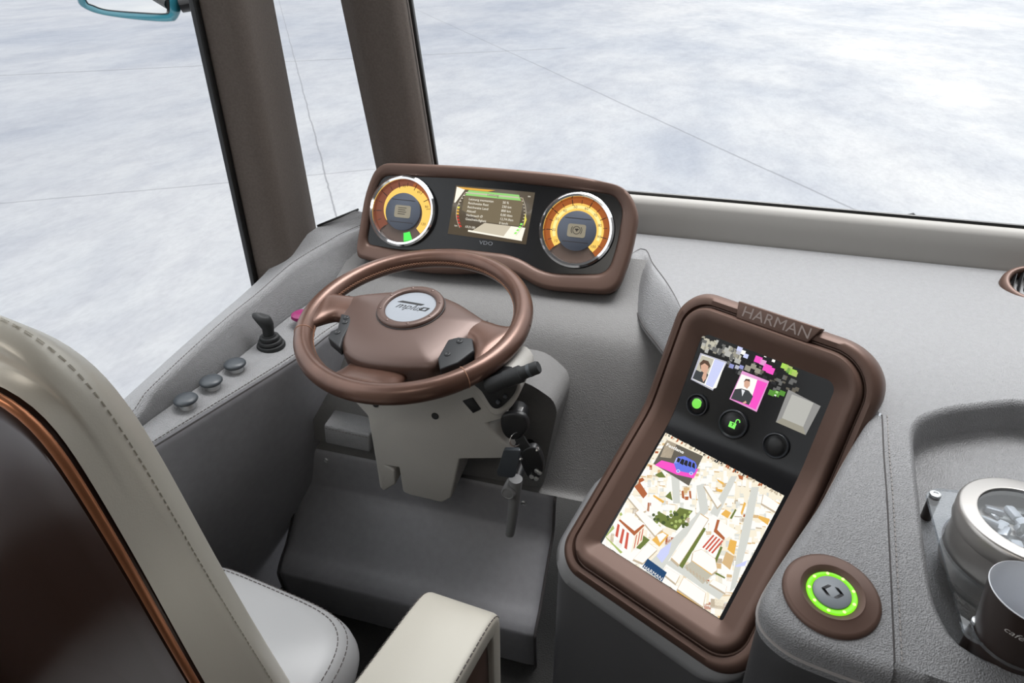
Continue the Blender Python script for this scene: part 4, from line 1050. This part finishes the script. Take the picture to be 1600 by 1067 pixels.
def stext(s, a, b, size, key, lv):
    p, q = Spx(*a), Spx(*b); d = (q - p).normalized(); n = Vector((-d.y, d.x)); L = (q - p).length
    tv, tf = text2d(s, size, 'LEFT'); x0 = min(x for x, y in tv); wd = max(x for x, y in tv) - x0; k = L / wd
    mb.add([S(*(p + d * ((x - x0) * k) + n * y), .0002 + lv * .00012) for x, y in tv], tf, smat(key, C_[key]))
stext('Fastlane', *c5((528, 258), (652, 318)), .0085, 'white', 18)
stext('Fastlane', *c5((530, 260), (654, 320)), .0085, 'white', 18)
sp(c6((435, 437), (576, 540), (540, 608), (395, 500)), 'navy', 16)
stext('HARMAN', *c6((408, 497), (540, 590)), .0085, 'white', 18)
# -- upper page: scattered pixels
def px_cell(x, y, w_, h_, key, lv):
    q = Spx(*c8((x, y))[0]); sp([q, q + Vector((w_, 0)), q + Vector((w_, -h_)), q + Vector((0, -h_))], key, lv, False)
for i in range(70):
    x = 250 + 240 * rnd.random(); y = 90 + 60 * rnd.random() + (x - 250) * .35 + rnd.random() * 40
    px_cell(x, y, .004 + .007 * rnd.random(), .004 + .006 * rnd.random(), rnd.choice(('beige', 'beige2', 'beige2', 'grey', 'grey', 'glassy')), 1 + i % 9)
for i in range(50):
    x = 380 + 560 * rnd.random(); y = 200 + (x - 380) * .40 + 120 * rnd.random()
    px_cell(x, y, .004 + .006 * rnd.random(), .003 + .005 * rnd.random(), rnd.choice(('grey', 'grey', 'card', 'ink')), 1 + i % 5)
for x, y, k, s_ in ((505, 180, 'lav', 9), (530, 205, 'white', 8), (550, 230, 'lav', 8), (500, 205, 'lavpale', 8), (450, 300, 'lav2', 8), (490, 310, 'lavpale', 7), (520, 310, 'lav2', 7), (630, 245, 'pink', 12), (665, 270, 'pinkpale', 10), (690, 300, 'pink', 13), (715, 320, 'pink', 12), (690, 240, 'white', 4), (745, 270, 'white', 5), (630, 330, 'beige2', 9),
                    (815, 290, 'lime', 11), (840, 310, 'lgreen', 11), (870, 335, 'lime', 11), (885, 350, 'lgreen', 9), (850, 330, 'fol', 9), (600, 300, 'beige2', 9), (560, 310, 'beige2', 10), (725, 480, 'fol', 10), (760, 485, 'fol', 10), (800, 485, 'fol', 9), (770, 490, 'ledgreen2', 4), (760, 515, 'white', 3)):
    px_cell(x, y, s_ * .00105, s_ * .00095, k, 12)
# photo cubes
def cube(face, side_pts, bg, edge, person):
    sp(c8(*side_pts), edge, 13); sp(c8(*face), bg, 14)
    return
sp(c8((245, 228), (430, 290), (330, 490), (178, 412)), 'lavpale', 13); sp(c8((255, 240), (418, 297), (355, 470), (330, 478), (190, 408)), 'white', 14)
sp(c8((345, 270), (415, 297), (330, 470), (280, 448)), 'lav', 15); sp(c8((255, 245), (338, 272), (272, 442), (190, 405)), 'beige', 15)
sp(c8((190, 405), (215, 345), (245, 360), (270, 350), (300, 380), (272, 442)), 'suit', 16); sp(c8((240, 300), (265, 275), (300, 285), (315, 320), (300, 340), (245, 340)), 'hair', 16); sp(c8((248, 315), (275, 300), (300, 320), (298, 355), (275, 372), (250, 350)), 'skin', 17); sp(c8((265, 370), (292, 355), (285, 405), (265, 430), (255, 400)), 'skin', 17)
sp(c8((535, 352), (722, 425), (635, 638), (446, 548)), 'pinkpale', 13); sp(c8((530, 375), (710, 440), (628, 622), (456, 545)), 'pink', 14); sp(c8((530, 375), (640, 415), (585, 590), (456, 545)), 'white', 15)
sp(c8((456, 545), (485, 480), (530, 475), (580, 490), (610, 530), (582, 590)), 'suit', 16); sp(c8((530, 480), (555, 490), (535, 530)), 'shirt', 17); sp(c8((548, 425), (570, 410), (590, 425), (588, 455), (568, 478), (548, 460)), 'skin', 17); sp(c8((545, 430), (560, 408), (588, 412), (590, 428), (565, 420)), 'hair', 18); sp(c8((535, 575), (560, 560), (566, 575), (548, 582)), 'skin', 17)
sp(c8((855, 482), (1080, 598), (975, 798), (768, 708)), 'glassy2', 13); sp(c8((880, 515), (1030, 575), (958, 742), (810, 680)), 'glassy', 14); sp(c8((768, 708), (810, 680), (958, 742), (975, 798)), 'beige2', 14)
scr = mb.build('screen', SMATS, con, ang=None, label='lit screen with city map, portrait tiles and coloured pixels')
# three round buttons on the glass
RB = mat('button_ring_black', (.02, .022, .026), .3)
for i, (x, y, r, kind) in enumerate(((225, 588, .0205, 'green'), (473, 722, .0265, 'lock'), (768, 872, .0225, 'off'))):
    q = Spx(*c8((x, y))[0]); a = Pang(q.y); n = SE * -sin(a) + SZ * cos(a); c = S(q.x, q.y, .0024)
    bt = mesh('round_button', *lathe(c, n, [(r, -.0012), (r, .003), (r * .96, .0045), (r * .90, .0045), (r * .84, .0015), (r * .80, .0008)], 40, False, False), RB, con, ang=60)
    if kind == 'green':
        mesh('lamp_cap', *lathe(c, n, [(r * .80, .0008), (r * .72, .003), (r * .5, .0058), (r * .25, .0068), (0, .007)], 30, False, True), M['black'], bt)
        off_ = SU * -.0 + (SE * cos(a) + SZ * sin(a)) * .0015
        mesh('lamp', *lathe(c + off_ + n * .0022, n, [(r * .56, 0), (r * .5, .003), (r * .3, .0055), (0, .0065)], 30, False, True), glow('lamp_green', (.22, .80, .10), 1.0), bt, label='green lit lamp')
    else:
        mesh('cap', *lathe(c, n, [(r * .80, .0008), (r * .7, .0015), (r * .62, .003), (r * .4, .0045), (0, .0052)], 36, False, True), M['black'], bt)
    if kind == 'lock':
        k = r * .42; L0 = Vector((q.x + .001, q.y + .002)); bmk = MB()
        def LP(x_, y_): return S(L0.x + x_ * k, L0.y + y_ * k, .0085)
        bmk.add([LP(*p) for p in ((-.55, -.75), (.55, -.75), (.55, .2), (.18, .2), (.18, -.1), (.06, -.1), (.06, -.45), (-.06, -.45), (-.06, -.1), (-.18, -.1), (-.18, .2), (-.55, .2))], [(0, 1, 6, 7), (1, 2, 3, 4), (1, 4, 5, 6), (0, 7, 8, 9), (0, 9, 10, 11)])
        bmk.add([LP(*p) for p in ((-.16, .05), (.16, .05), (.16, .2), (-.16, .2))], [(0, 1, 2, 3)])
        L = []
        for j in range(13):
            t_ = radians(-15 + 195 * j / 12); L.append((.62 + .38 * cos(t_), .62 + .38 * sin(t_), .62 + .22 * cos(t_), .62 + .22 * sin(t_)))
        for a_, b_ in zip(L, L[1:]): bmk.add([LP(a_[0], a_[1]), LP(b_[0], b_[1]), LP(b_[2], b_[3]), LP(a_[2], a_[3])], [(0, 1, 2, 3)])
        bmk.add([LP(*p) for p in ((.24, .62), (.40, .62), (.40, .2), (.24, .2))], [(0, 1, 2, 3)])
        bmk.build('padlock_symbol', glow('lock_green', (.25, .95, .15), 1.0), bt, ang=None, label='lit green open padlock symbol')
# body below the frame
cb = thing('centre_console', 'charcoal padded console block carrying the tilted touchscreen', 'console', (.0, .9, 0))
rl = rect_loop(.063, .074, .064, .07, (.055, .06, .08, .06))
rl2 = rect_loop(.078, .088, .064, .07, (.065, .07, .08, .06)); rl3 = rect_loop(.086, .098, .064, .07, (.07, .075, .08, .06))
def widen(A, Bq):
    r = []
    for a, b in zip(A, Bq):
        k = min(1, max(0, (-.07 - a.y) / .12)); k = k * k * (3 - 2 * k); r.append((a - Vector((WS / 2, 0))) * 0 + a.lerp(b, k) + (Vector((WS / 2, a.y)) - a).normalized() * (.014 * (1 - k)))
    return r
rl2 = widen(rl, rl2); rl3 = widen(rl, rl3)
L0 = [S(p.x, p.y, -.030) for p in rl]; L1 = [S(p.x, p.y, -.030) for p in rl2]; L2 = [S(p.x, p.y, -.036) for p in rl3]; L2b = [S(p.x, p.y, -.05) for p in rl3]
L3 = [V(p.x, p.y, max(0, p.z - .06)) for p in L2b]; L4 = [V(p.x, p.y, 0) for p in L2b]
v, f = loft([L0, L1, L2, L2b], True); mesh('edge_padding', v, f, mat('mid_grey_leather', (.20, .20, .205), .45, bump=('leather', 500, .2, .001)), cb, ang=60)
v, f = loft([L2b, L3, L4], True); mesh('block', v, f, M['dark_leather2'], cb, ang=60)

# ================================================================== START BUTTON on the lobe
c = at_dash(1298, 930); nb = V(0, -.15, 1).normalized()
sb = thing('start_button', 'round brown button plate with glowing green ring on the grey leather lobe', 'button', c)
mesh('bezel', *lathe(c, nb, [(.0575, -.002), (.0575, .002), (.056, .0045), (.052, .006), (.040, .0075), (.0375, .009), (.0365, .0085), (.030, .005), (.0295, .004)], 64, True, False), M['brown'], sb, ang=50)
mb = MB()
u_, v_, n_ = frame(nb)
mesh('light_ring', *lathe(c, nb, [(.0300, .0045), (.0285, .0062), (.0245, .0066), (.0228, .0055)], 56, False, False), glow('ring_green', (.28, .95, .02), .95), sb, label='glowing green ring')
mb = MB()
for i in range(9):
    a = 2 * pi * i / 9 + .3; p = c + nb * .0068 + u_ * (.0265 * cos(a)) + v_ * (.0265 * sin(a)); mb.add(*lathe(p, nb, [(.0022, 0), (.001, .0006), (0, .0007)], 10))
mb.build('light_points', glow('ring_hot', (.75, 1.0, .35), 1.3), sb)
cp = mesh('cap', *lathe(c, nb, [(.0228, .003), (.0222, .0075), (.019, .0085), (0, .009)], 44, False, True), mat('button_cap_grey', (.16, .18, .20), .4), sb)
mb = MB()
dx = (at_dash(1330, 940) - at_dash(1265, 918)).normalized(); dx = (dx - nb * dx.dot(nb)).normalized(); dy = nb.cross(dx)
for sg in (-1, 1):
    for ya, yb in ((0, .0075), (0, -.0075)):
        q = [(sg * .0130, ya), (sg * .0060, yb), (sg * .0018, yb), (sg * .0088, ya)]
        mb.add([c + nb * .0094 + dx * x + dy * y for x, y in q], [(0, 1, 2, 3)])
mb.build('bracket_symbol', M['black'], cp, ang=None, label='black angle bracket symbol')

# ================================================================== TRAY CONTENTS
ZP = .757   # acrylic plate height
def trayz(y): return zd(y) - TD
pl_ = [at_z(*p, ZP) for p in ((1447, 770), (1462, 762), (1500, 766), (1560, 776))] + [V(.88, .93, ZP), V(.90, .70, ZP)] + [at_z(*p, ZP) for p in ((1640, 1024), (1570, 1012), (1530, 1003), (1508, 990))]
plr = round_poly(pl_, [.006, .01, .02, .02, .03, .03, .03, .02, .02, .02], 5)
ac = thing('acrylic_holder', 'clear acrylic plate on pins in the sunken tray, holding tin and cup', 'holder', (.55, .75, ZP))
TC = at_z(1612, 815, .820); CC = at_z(1622, 932, .828)
hole1 = [(TC.x + .0815 * cos(2 * pi * i / 48), TC.y + .0815 * sin(2 * pi * i / 48)) for i in range(48)]
hole2 = [(CC.x + .041 * cos(2 * pi * i / 40), CC.y + .041 * sin(2 * pi * i / 40)) for i in range(40)]
ov, of = fill2d([(p.x, p.y) for p in plr], [hole1, hole2], 0)
mb = MB(); mb.add([V(p[0], p[1], ZP) for p in ov], of, 0); mb.add([V(p[0], p[1], ZP - .005) for p in ov], [t_[::-1] for t_ in of], 0)
for L in ([(p.x, p.y) for p in plr], hole1, hole2):
    a_ = [V(p[0], p[1], ZP) for p in L]; b_ = [V(p[0], p[1], ZP - .005) for p in L]; v, f = loft([a_, b_], True); mb.add(v, f, 1)
mb.build('plate', [M['acrylic'], M['acrylic_edge']], ac, ang=40)
for p in (at_z(1461, 774, ZP), at_z(1529, 974, ZP), V(.86, .90, ZP)):
    zt = trayz(p.y)
    pn = mesh('pin', *lathe(V(p.x, p.y, zt - .002), (0, 0, 1), [(.0075, 0), (.0075, ZP - .005 - zt + .002)], 20), M['cupbrown'], ac)
    mesh('pin_cap', *lathe(V(p.x, p.y, ZP), (0, 0, 1), [(.0078, 0), (.0078, .0035), (.006, .0045), (.0035, .0045), (.003, .003), (0, .003)], 24), M['silver'], pn)
# sweets tin
zb = trayz(TC.y) + .004
zb = .7255
tn = thing('sweets_tin', 'round brushed tin with clear window lid full of wrapped sweets, standing in the tray', 'tin', (TC.x, TC.y, zb))
def lt(prof, seg=64, c0=True, c1=True, cc=TC): return lathe(V(cc.x, cc.y, 0), (0, 0, 1), prof, seg, c0, c1)
zt = .822
mesh('body', *lt([(.076, zb), (.078, zb + .003), (.078, zb + .03), (.0785, zb + .032), (.078, zb + .034), (.078, zt - .025)]), M['tin'], tn, ang=50)
mesh('lid', *lt([(.078, zt - .027), (.0812, zt - .0265), (.0818, zt - .024), (.0818, zt - .006), (.080, zt - .001), (.077, zt + .001), (.062, zt - .0005), (.0605, zt), (.0592, zt - .0005), (.0585, zt - .003), (.0585, zt - .012)], 64, False, False), M['tin'], tn, ang=50)
mesh('window', *lt([(.0585, zt - .003), (.0, zt - .0025)], 48, False, True), M['acrylic'], tn, ang=None, label='clear round lid window')
mb = MB(); rs = random.Random(5)
for i in range(46):
    a = rs.random() * 6.28; r = .05 * sqrt(rs.random()); c = V(TC.x + r * cos(a), TC.y + r * sin(a), zt - .018 - .01 * rs.random())
    R_ = Matrix.Rotation(rs.random() * 6, 3, 'Z') @ Matrix.Rotation(rs.uniform(-.5, .5), 3, 'X')
    mb.add(*box(c, (.022, .013, .009), .003, R_, 2), i % 3)
sw_ = mb.build('sweets', [mat('wrapper_silver', (.45, .47, .50), .3, .5), mat('wrapper_dark', (.10, .11, .11), .35, .3), mat('wrapper_pale', (.55, .58, .62), .4)], tn); sw_['kind'] = 'stuff'
# cup
cu = thing('coffee_cup', 'dark brown cup with white inside and pale script, held in the acrylic plate', 'cup', (CC.x, CC.y, .735))
zc0, zc1 = .738, .831
zc0 = trayz(CC.y) + .003
mesh('body', *lt([(.030, zc0), (.0325, zc0 + .002), (.039, ZP - .003), (.0405, ZP + .006), (.0475, zc1 - .001)], 56, True, False, CC), M['cupbrown'], cu, ang=50)
mesh('lining', *lt([(.0475, zc1 - .001), (.0478, zc1), (.047, zc1 + .0008), (.0462, zc1), (.0385, ZP + .012), (.0285, zc0 + .006), (0, zc0 + .005)], 56, False, True, CC), M['white_plastic'], cu, ang=50, label='white cup inside and rim')
tv, tf = text2d('caf\u00e9', .024, 'LEFT', .35); tv2, tf2 = text2d('latt', .020, 'LEFT', .35)
def cupmap(x, y):
    z = .802 + y; r = .0405 + (z - ZP - .006) / (zc1 - .001 - ZP - .006) * .007 + .0004
    a = radians(-138) + x / r; return V(CC.x + r * cos(a), CC.y + r * sin(a), z)
mb = MB(); mb.add([cupmap(x * .52, y * .48) for x, y in tv], tf); mb.add([cupmap(x * .5 + .024, y * .46 - .002) for x, y in tv2], tf2)
mb.build('script', mat('pale_print', (.5, .48, .46), .5), cu, ang=None, label='pale script lettering')

# ================================================================== AIR VENT at the right
c = at_z(1612, 452, .80); an = V(-.12, -.35, 1).normalized()
av = thing('air_vent', 'round brown air vent with dark slats on the right of the dashboard', 'air vent', c)
mesh('bezel', *lathe(c, an, [(.060, -.03), (.062, -.008), (.060, .010), (.055, .018), (.049, .021), (.045, .019), (.0435, .010), (.0435, -.01)], 48, True, False), M['brown'], av, ang=60)
mesh('vent_back', *lathe(c + an * -.004, an, [(.0435, 0), (0, 0.0005)], 40, False, True), M['black'], av)
u_, v_, n_ = frame(an)
for k in range(7):
    x = -.036 + .012 * k; hw = sqrt(.0433 ** 2 - x * x)
    R_ = Matrix((u_, v_, n_)).transposed()
    o = mesh('slat', *box((0, 0, 0), (.0018, 2 * hw, .010), .0004), M['black'], av)
    Rr = Matrix.Rotation(.5, 3, 'Y')
    for vv in o.data.vertices: vv.co = (R_ @ (Rr @ (vv.co + ORG[av.name]) + V(x, 0, .010)))

# ================================================================== DRIVER SEAT
ds = thing('driver_seat', 'champagne leather driver seat with glossy brown back shell at lower left', 'seat', (-.72, .5, .0))
def on_back(px, py, y0, z0, k):
    n = V(0, 1, k).normalized(); return at_plane(px, py, V(0, y0, z0), n)
sh_px = [(0, 605), (32, 618), (60, 645), (85, 682), (110, 722), (200, 872), (310, 1067)]
si_px = [(0, 485), (55, 508), (100, 543), (150, 600), (200, 680), (250, 762), (340, 920), (430, 1067)]
XC = -.66
def outline(px, y0, z0, k, n=60, zmin=.47):
    P = [on_back(*p, y0, z0, k) for p in px]
    top = V(XC, 0, P[0].z + .012); top.y = y0 - k * (top.z - z0)
    e = P[-1]; bot = V(e.x + .004, 0, zmin); bot.y = y0 - k * (zmin - z0)
    half = resample(catmull([top] + P + [bot], 6), n)
    for _ in range(14):
        half = [half[0]] + [half[i] * .5 + (half[i - 1] + half[i + 1]) * .25 for i in range(1, n - 1)] + [half[-1]]
        half[0].z = half[1].z; half[0].y = half[1].y
    return half
H0 = outline(sh_px, .300, 1.10, .10); H1_ = outline(si_px, .345, 1.139, .167)
def mirror(h): return h + [V(2 * XC - p.x, p.y, p.z) for p in h[::-1]]
def shiftL(L, d, s=1.0, cz_=.80):
    za, zb_ = max(L, key=lambda p: p.z), min(L, key=lambda p: p.z)
    cc = za.lerp(zb_, (za.z - cz_) / (za.z - zb_.z)); cc.x = XC
    return [cc + (p - cc) * s + V(0, d, 0) for p in L]
F0, F1 = mirror(H0), mirror(H1_)
def lp(t, d=0): return [a.lerp(b, t) + V(0, d, 0) for a, b in zip(F0, F1)]
loops = [shiftL(F0, .012, .985), shiftL(F0, .006, 1.0), lp(.06, .006), lp(.18, .012), lp(.40, .004), lp(.65, -.008), lp(.85, -.014), lp(.95, -.010), lp(1.0, -.002), shiftL(F1, .012, .965), shiftL(F1, .028, .915), shiftL(F1, .040, .84), shiftL(F1, .036, .5)]
mesh('backrest', *loft(loops, True, True, True), M['cream'], ds, ang=70)
mb = MB(); L = [p + V(.0005, 0, .0005) for p in lp(1.0, -.0022)[10:60]]; stitches(mb, L, .006, .004, .00045); mb.build('stitching', mat('beige_thread', (.52, .49, .42), .6), ds)
sl = [shiftL(F0, .010, .992), shiftL(F0, -.004, .992), shiftL(F0, -.008, .977), shiftL(F0, -.004, .93), shiftL(F0, .004, .7), shiftL(F0, .006, .3)]
mesh('back_shell', *loft(sl, True, False, True), M['shell'], ds, ang=60, label='glossy dark brown back shell')
mesh('shell_edge', *tube(shiftL(F0, -.003, .998), .0042, 10, True), M['copper'], ds, label='copper coloured shell edge')
# seat cushion
def sbox(cx, cy, hx, hy, z0, z1, e=.35, dome=.02, n=72, yaw=0):
    """cushion with rounded plan, rolled edges and a domed top"""
    L = []
    for s, z in ((.90, z0), (.97, z0 + .02), (1.0, z0 + .05), (1.0, z1 - .055), (.985, z1 - .035), (.95, z1 - .016), (.90, z1 - .004), (.82, z1 + .002), (.65, z1 + dome * .5), (.4, z1 + dome * .9), (.15, z1 + dome)):
        l = []
        for i in range(n):
            a = 2 * pi * i / n; c_, s_ = cos(a), sin(a)
            x = abs(c_) ** e * (1 if c_ > 0 else -1); y = abs(s_) ** e * (1 if s_ > 0 else -1)
            mx, my = hx * s if s > .9 else hx - (1 - s) * hx, hy * s
            p = V(x * mx, y * my, 0); p = Matrix.Rotation(yaw, 3, 'Z') @ p
            l.append(V(cx + p.x, cy + p.y, z))
        L.append(l)
    return L
SCU = sbox(-.66, .435, .215, .245, .36, .475, .42, .028, yaw=radians(-8))
mesh('seat_cushion', *loft(SCU, True, True, True), M['cushion'], ds, ang=70)
for k in (5, 6):
    mb = MB(); L = [p + V(0, 0, .001) for p in SCU[k][-14:] + SCU[k][:22]]; stitches(mb, L, .006, .004, .0008)
    mb.build('stitching', M['dark_thread'], ds)
mesh('seat_base', *box((-.655, .42, .19), (.36, .40, .36), .03), M['black'], ds)
# armrest: padded bar bent down at the front, brown side panel
aL, aR = V(-.307, .612, 0), V(-.190, .612, 0); ad = V(.09, .996, 0).normalized()
def arm_path(off_in=0):
    r = .035
    pts = [(-.30, .695), (-.10, .655), (-.05, .644), (-.02, .634), (-.004, .620), (.002, .600), (.003, .54), (.003, .40)]
    return pts
secs = []
side = V(ad.y, -ad.x, 0); mid = (aL + aR) / 2
for i, (d, z) in enumerate(catmull([V(a, b, 0) for a, b in arm_path()], 4) and [(p.x, p.y) for p in catmull([V(a, b, 0) for a, b in arm_path()], 4)]):
    secs.append((d, z))
loops = []
for i, (d, z) in enumerate(secs):
    a = secs[max(0, i - 1)]; b = secs[min(len(secs) - 1, i + 1)]; td = Vector((b[0] - a[0], b[1] - a[1])).normalized(); nn = Vector((-td.y, td.x))
    if nn.y < 0 and abs(td.y) < .5: nn = -nn
    c = mid + ad * d + V(0, 0, z); nv = ad * nn.x + V(0, 0, nn.y)
    hw, th = .058, .016
    prof_ = round_poly([Vector((-hw, -th * 2)), Vector((hw, -th * 2)), Vector((hw, 0)), Vector((-hw, 0))], [.004, .004, .010, .010], 4)
    loops.append([c + side * p.x + nv * (p.y + .004 * (1 - (p.x / hw) ** 2)) for p in prof_])
arm = mesh('armrest', *loft(loops, True, True, True), M['cream'], ds, ang=60)
fixnormals(arm)
for sg in (-1, 1):
    mb = MB(); L = []
    for i, (d, z) in enumerate(secs[:20]): L.append(loops[i][12 if sg > 0 else 17] + V(0, 0, .0006))
    stitches(mb, L, .006, .004, .0009)
    mb.build('stitching', M['dark_thread'], ds)
pp = [V(0, 0, 0)] * 0
for d, z in ((-.30, .668), (-.06, .618), (-.032, .600), (-.028, .56), (-.028, .40), (-.30, .40)): pp.append(mid + side * .050 + ad * d + V(0, 0, z))
mesh('armrest_panel', *prism(pp, side * -.10, .004), M['brown'], ds, ang=45, label='brown armrest side panel')

# ================================================================== OUTSIDE: mirror and wipers
mc = at_x(205, -6, -1.42)
sm = thing('side_mirror', 'teal exterior mirror outside the left side window', 'mirror', mc)
mo = [at_x(*p, -1.42) for p in ((118, -40), (120, 0), (132, 14), (160, 24), (215, 32), (265, 35), (279, 28), (288, 0), (292, -40))]
mi_ = [at_x(*p, -1.42) for p in ((132, -40), (135, 0), (146, 8), (168, 15), (215, 19), (258, 21), (263, 17), (262, 0), (258, -40))]
mo, mi_ = [resample(catmull(k, 6), 60) for k in (mo, mi_)]
# close the loops upward like the lower part, mirrored about the housing's middle height
zt_ = mo[0].z
def closeup(L): return L + [V(p.x, p.y + (.02), 2 * (zt_ + .05) - p.z) for p in L[::-1]]
mo, mi_ = closeup(mo), closeup(mi_)
mnv = V(.70, -.71, .0).normalized()
loops = [[p - mnv * .07 for p in [mc.lerp(q, .72) + (q - mc) * 0 for q in mo]], [p - mnv * .05 for p in mo], [p - mnv * .012 for p in mo], [a.lerp(b, .12) for a, b in zip(mo, mi_)], [a.lerp(b, .45) - mnv * .0 for a, b in zip(mo, mi_)], [a.lerp(b, .9) - mnv * .006 for a, b in zip(mo, mi_)]]
mesh('housing', *loft(loops, True, True, False), M['teal'], sm, ang=60)
mesh('inner_rim', *loft([[a.lerp(b, .88) - mnv * .005 for a, b in zip(mo, mi_)], [a.lerp(b, .95) - mnv * .003 for a, b in zip(mo, mi_)], [p - mnv * .008 for p in mi_], [p - mnv * .010 for p in mi_]], True), M['black'], sm, ang=60)
mesh('mirror_glass', [p - mnv * .008 for p in mi_], [tuple(range(len(mi_)))], mat('mirror_silver', (.85, .86, .86), .03, 1.0), sm, ang=None)
e = at_x(284, 8, -1.40); mesh('mirror_arm', *tube([e - mnv * .03, e + V(.10, .10, .02), e + V(.30, .16, .06)], .035, 14, flat=.6), M['black'], sm)
for i, (pts, lab) in enumerate(((((1000, 312), (1020, 310), (1040, 313), (1075, 322)), 'black wiper arm tip outside the windscreen beside the instrument binnacle'), (((1372, 345), (1405, 344), (1425, 342), (1460, 350), (1525, 363)), 'black wiper arm outside the windscreen above the air vent'))):
    P = [at_y(*p, 1.755) for p in pts]
    wp = thing('wiper', lab, 'wiper', P[0])
    mesh('blade', *tube(catmull(P, 4), .0045, 8), M['black'], wp)
    mesh('arm', *tube([P[1] + V(0, .006, .003), P[2] + V(0, .008, .008), P[2] + V(.06, .02, -.04)], .005, 8), M['black'], wp)
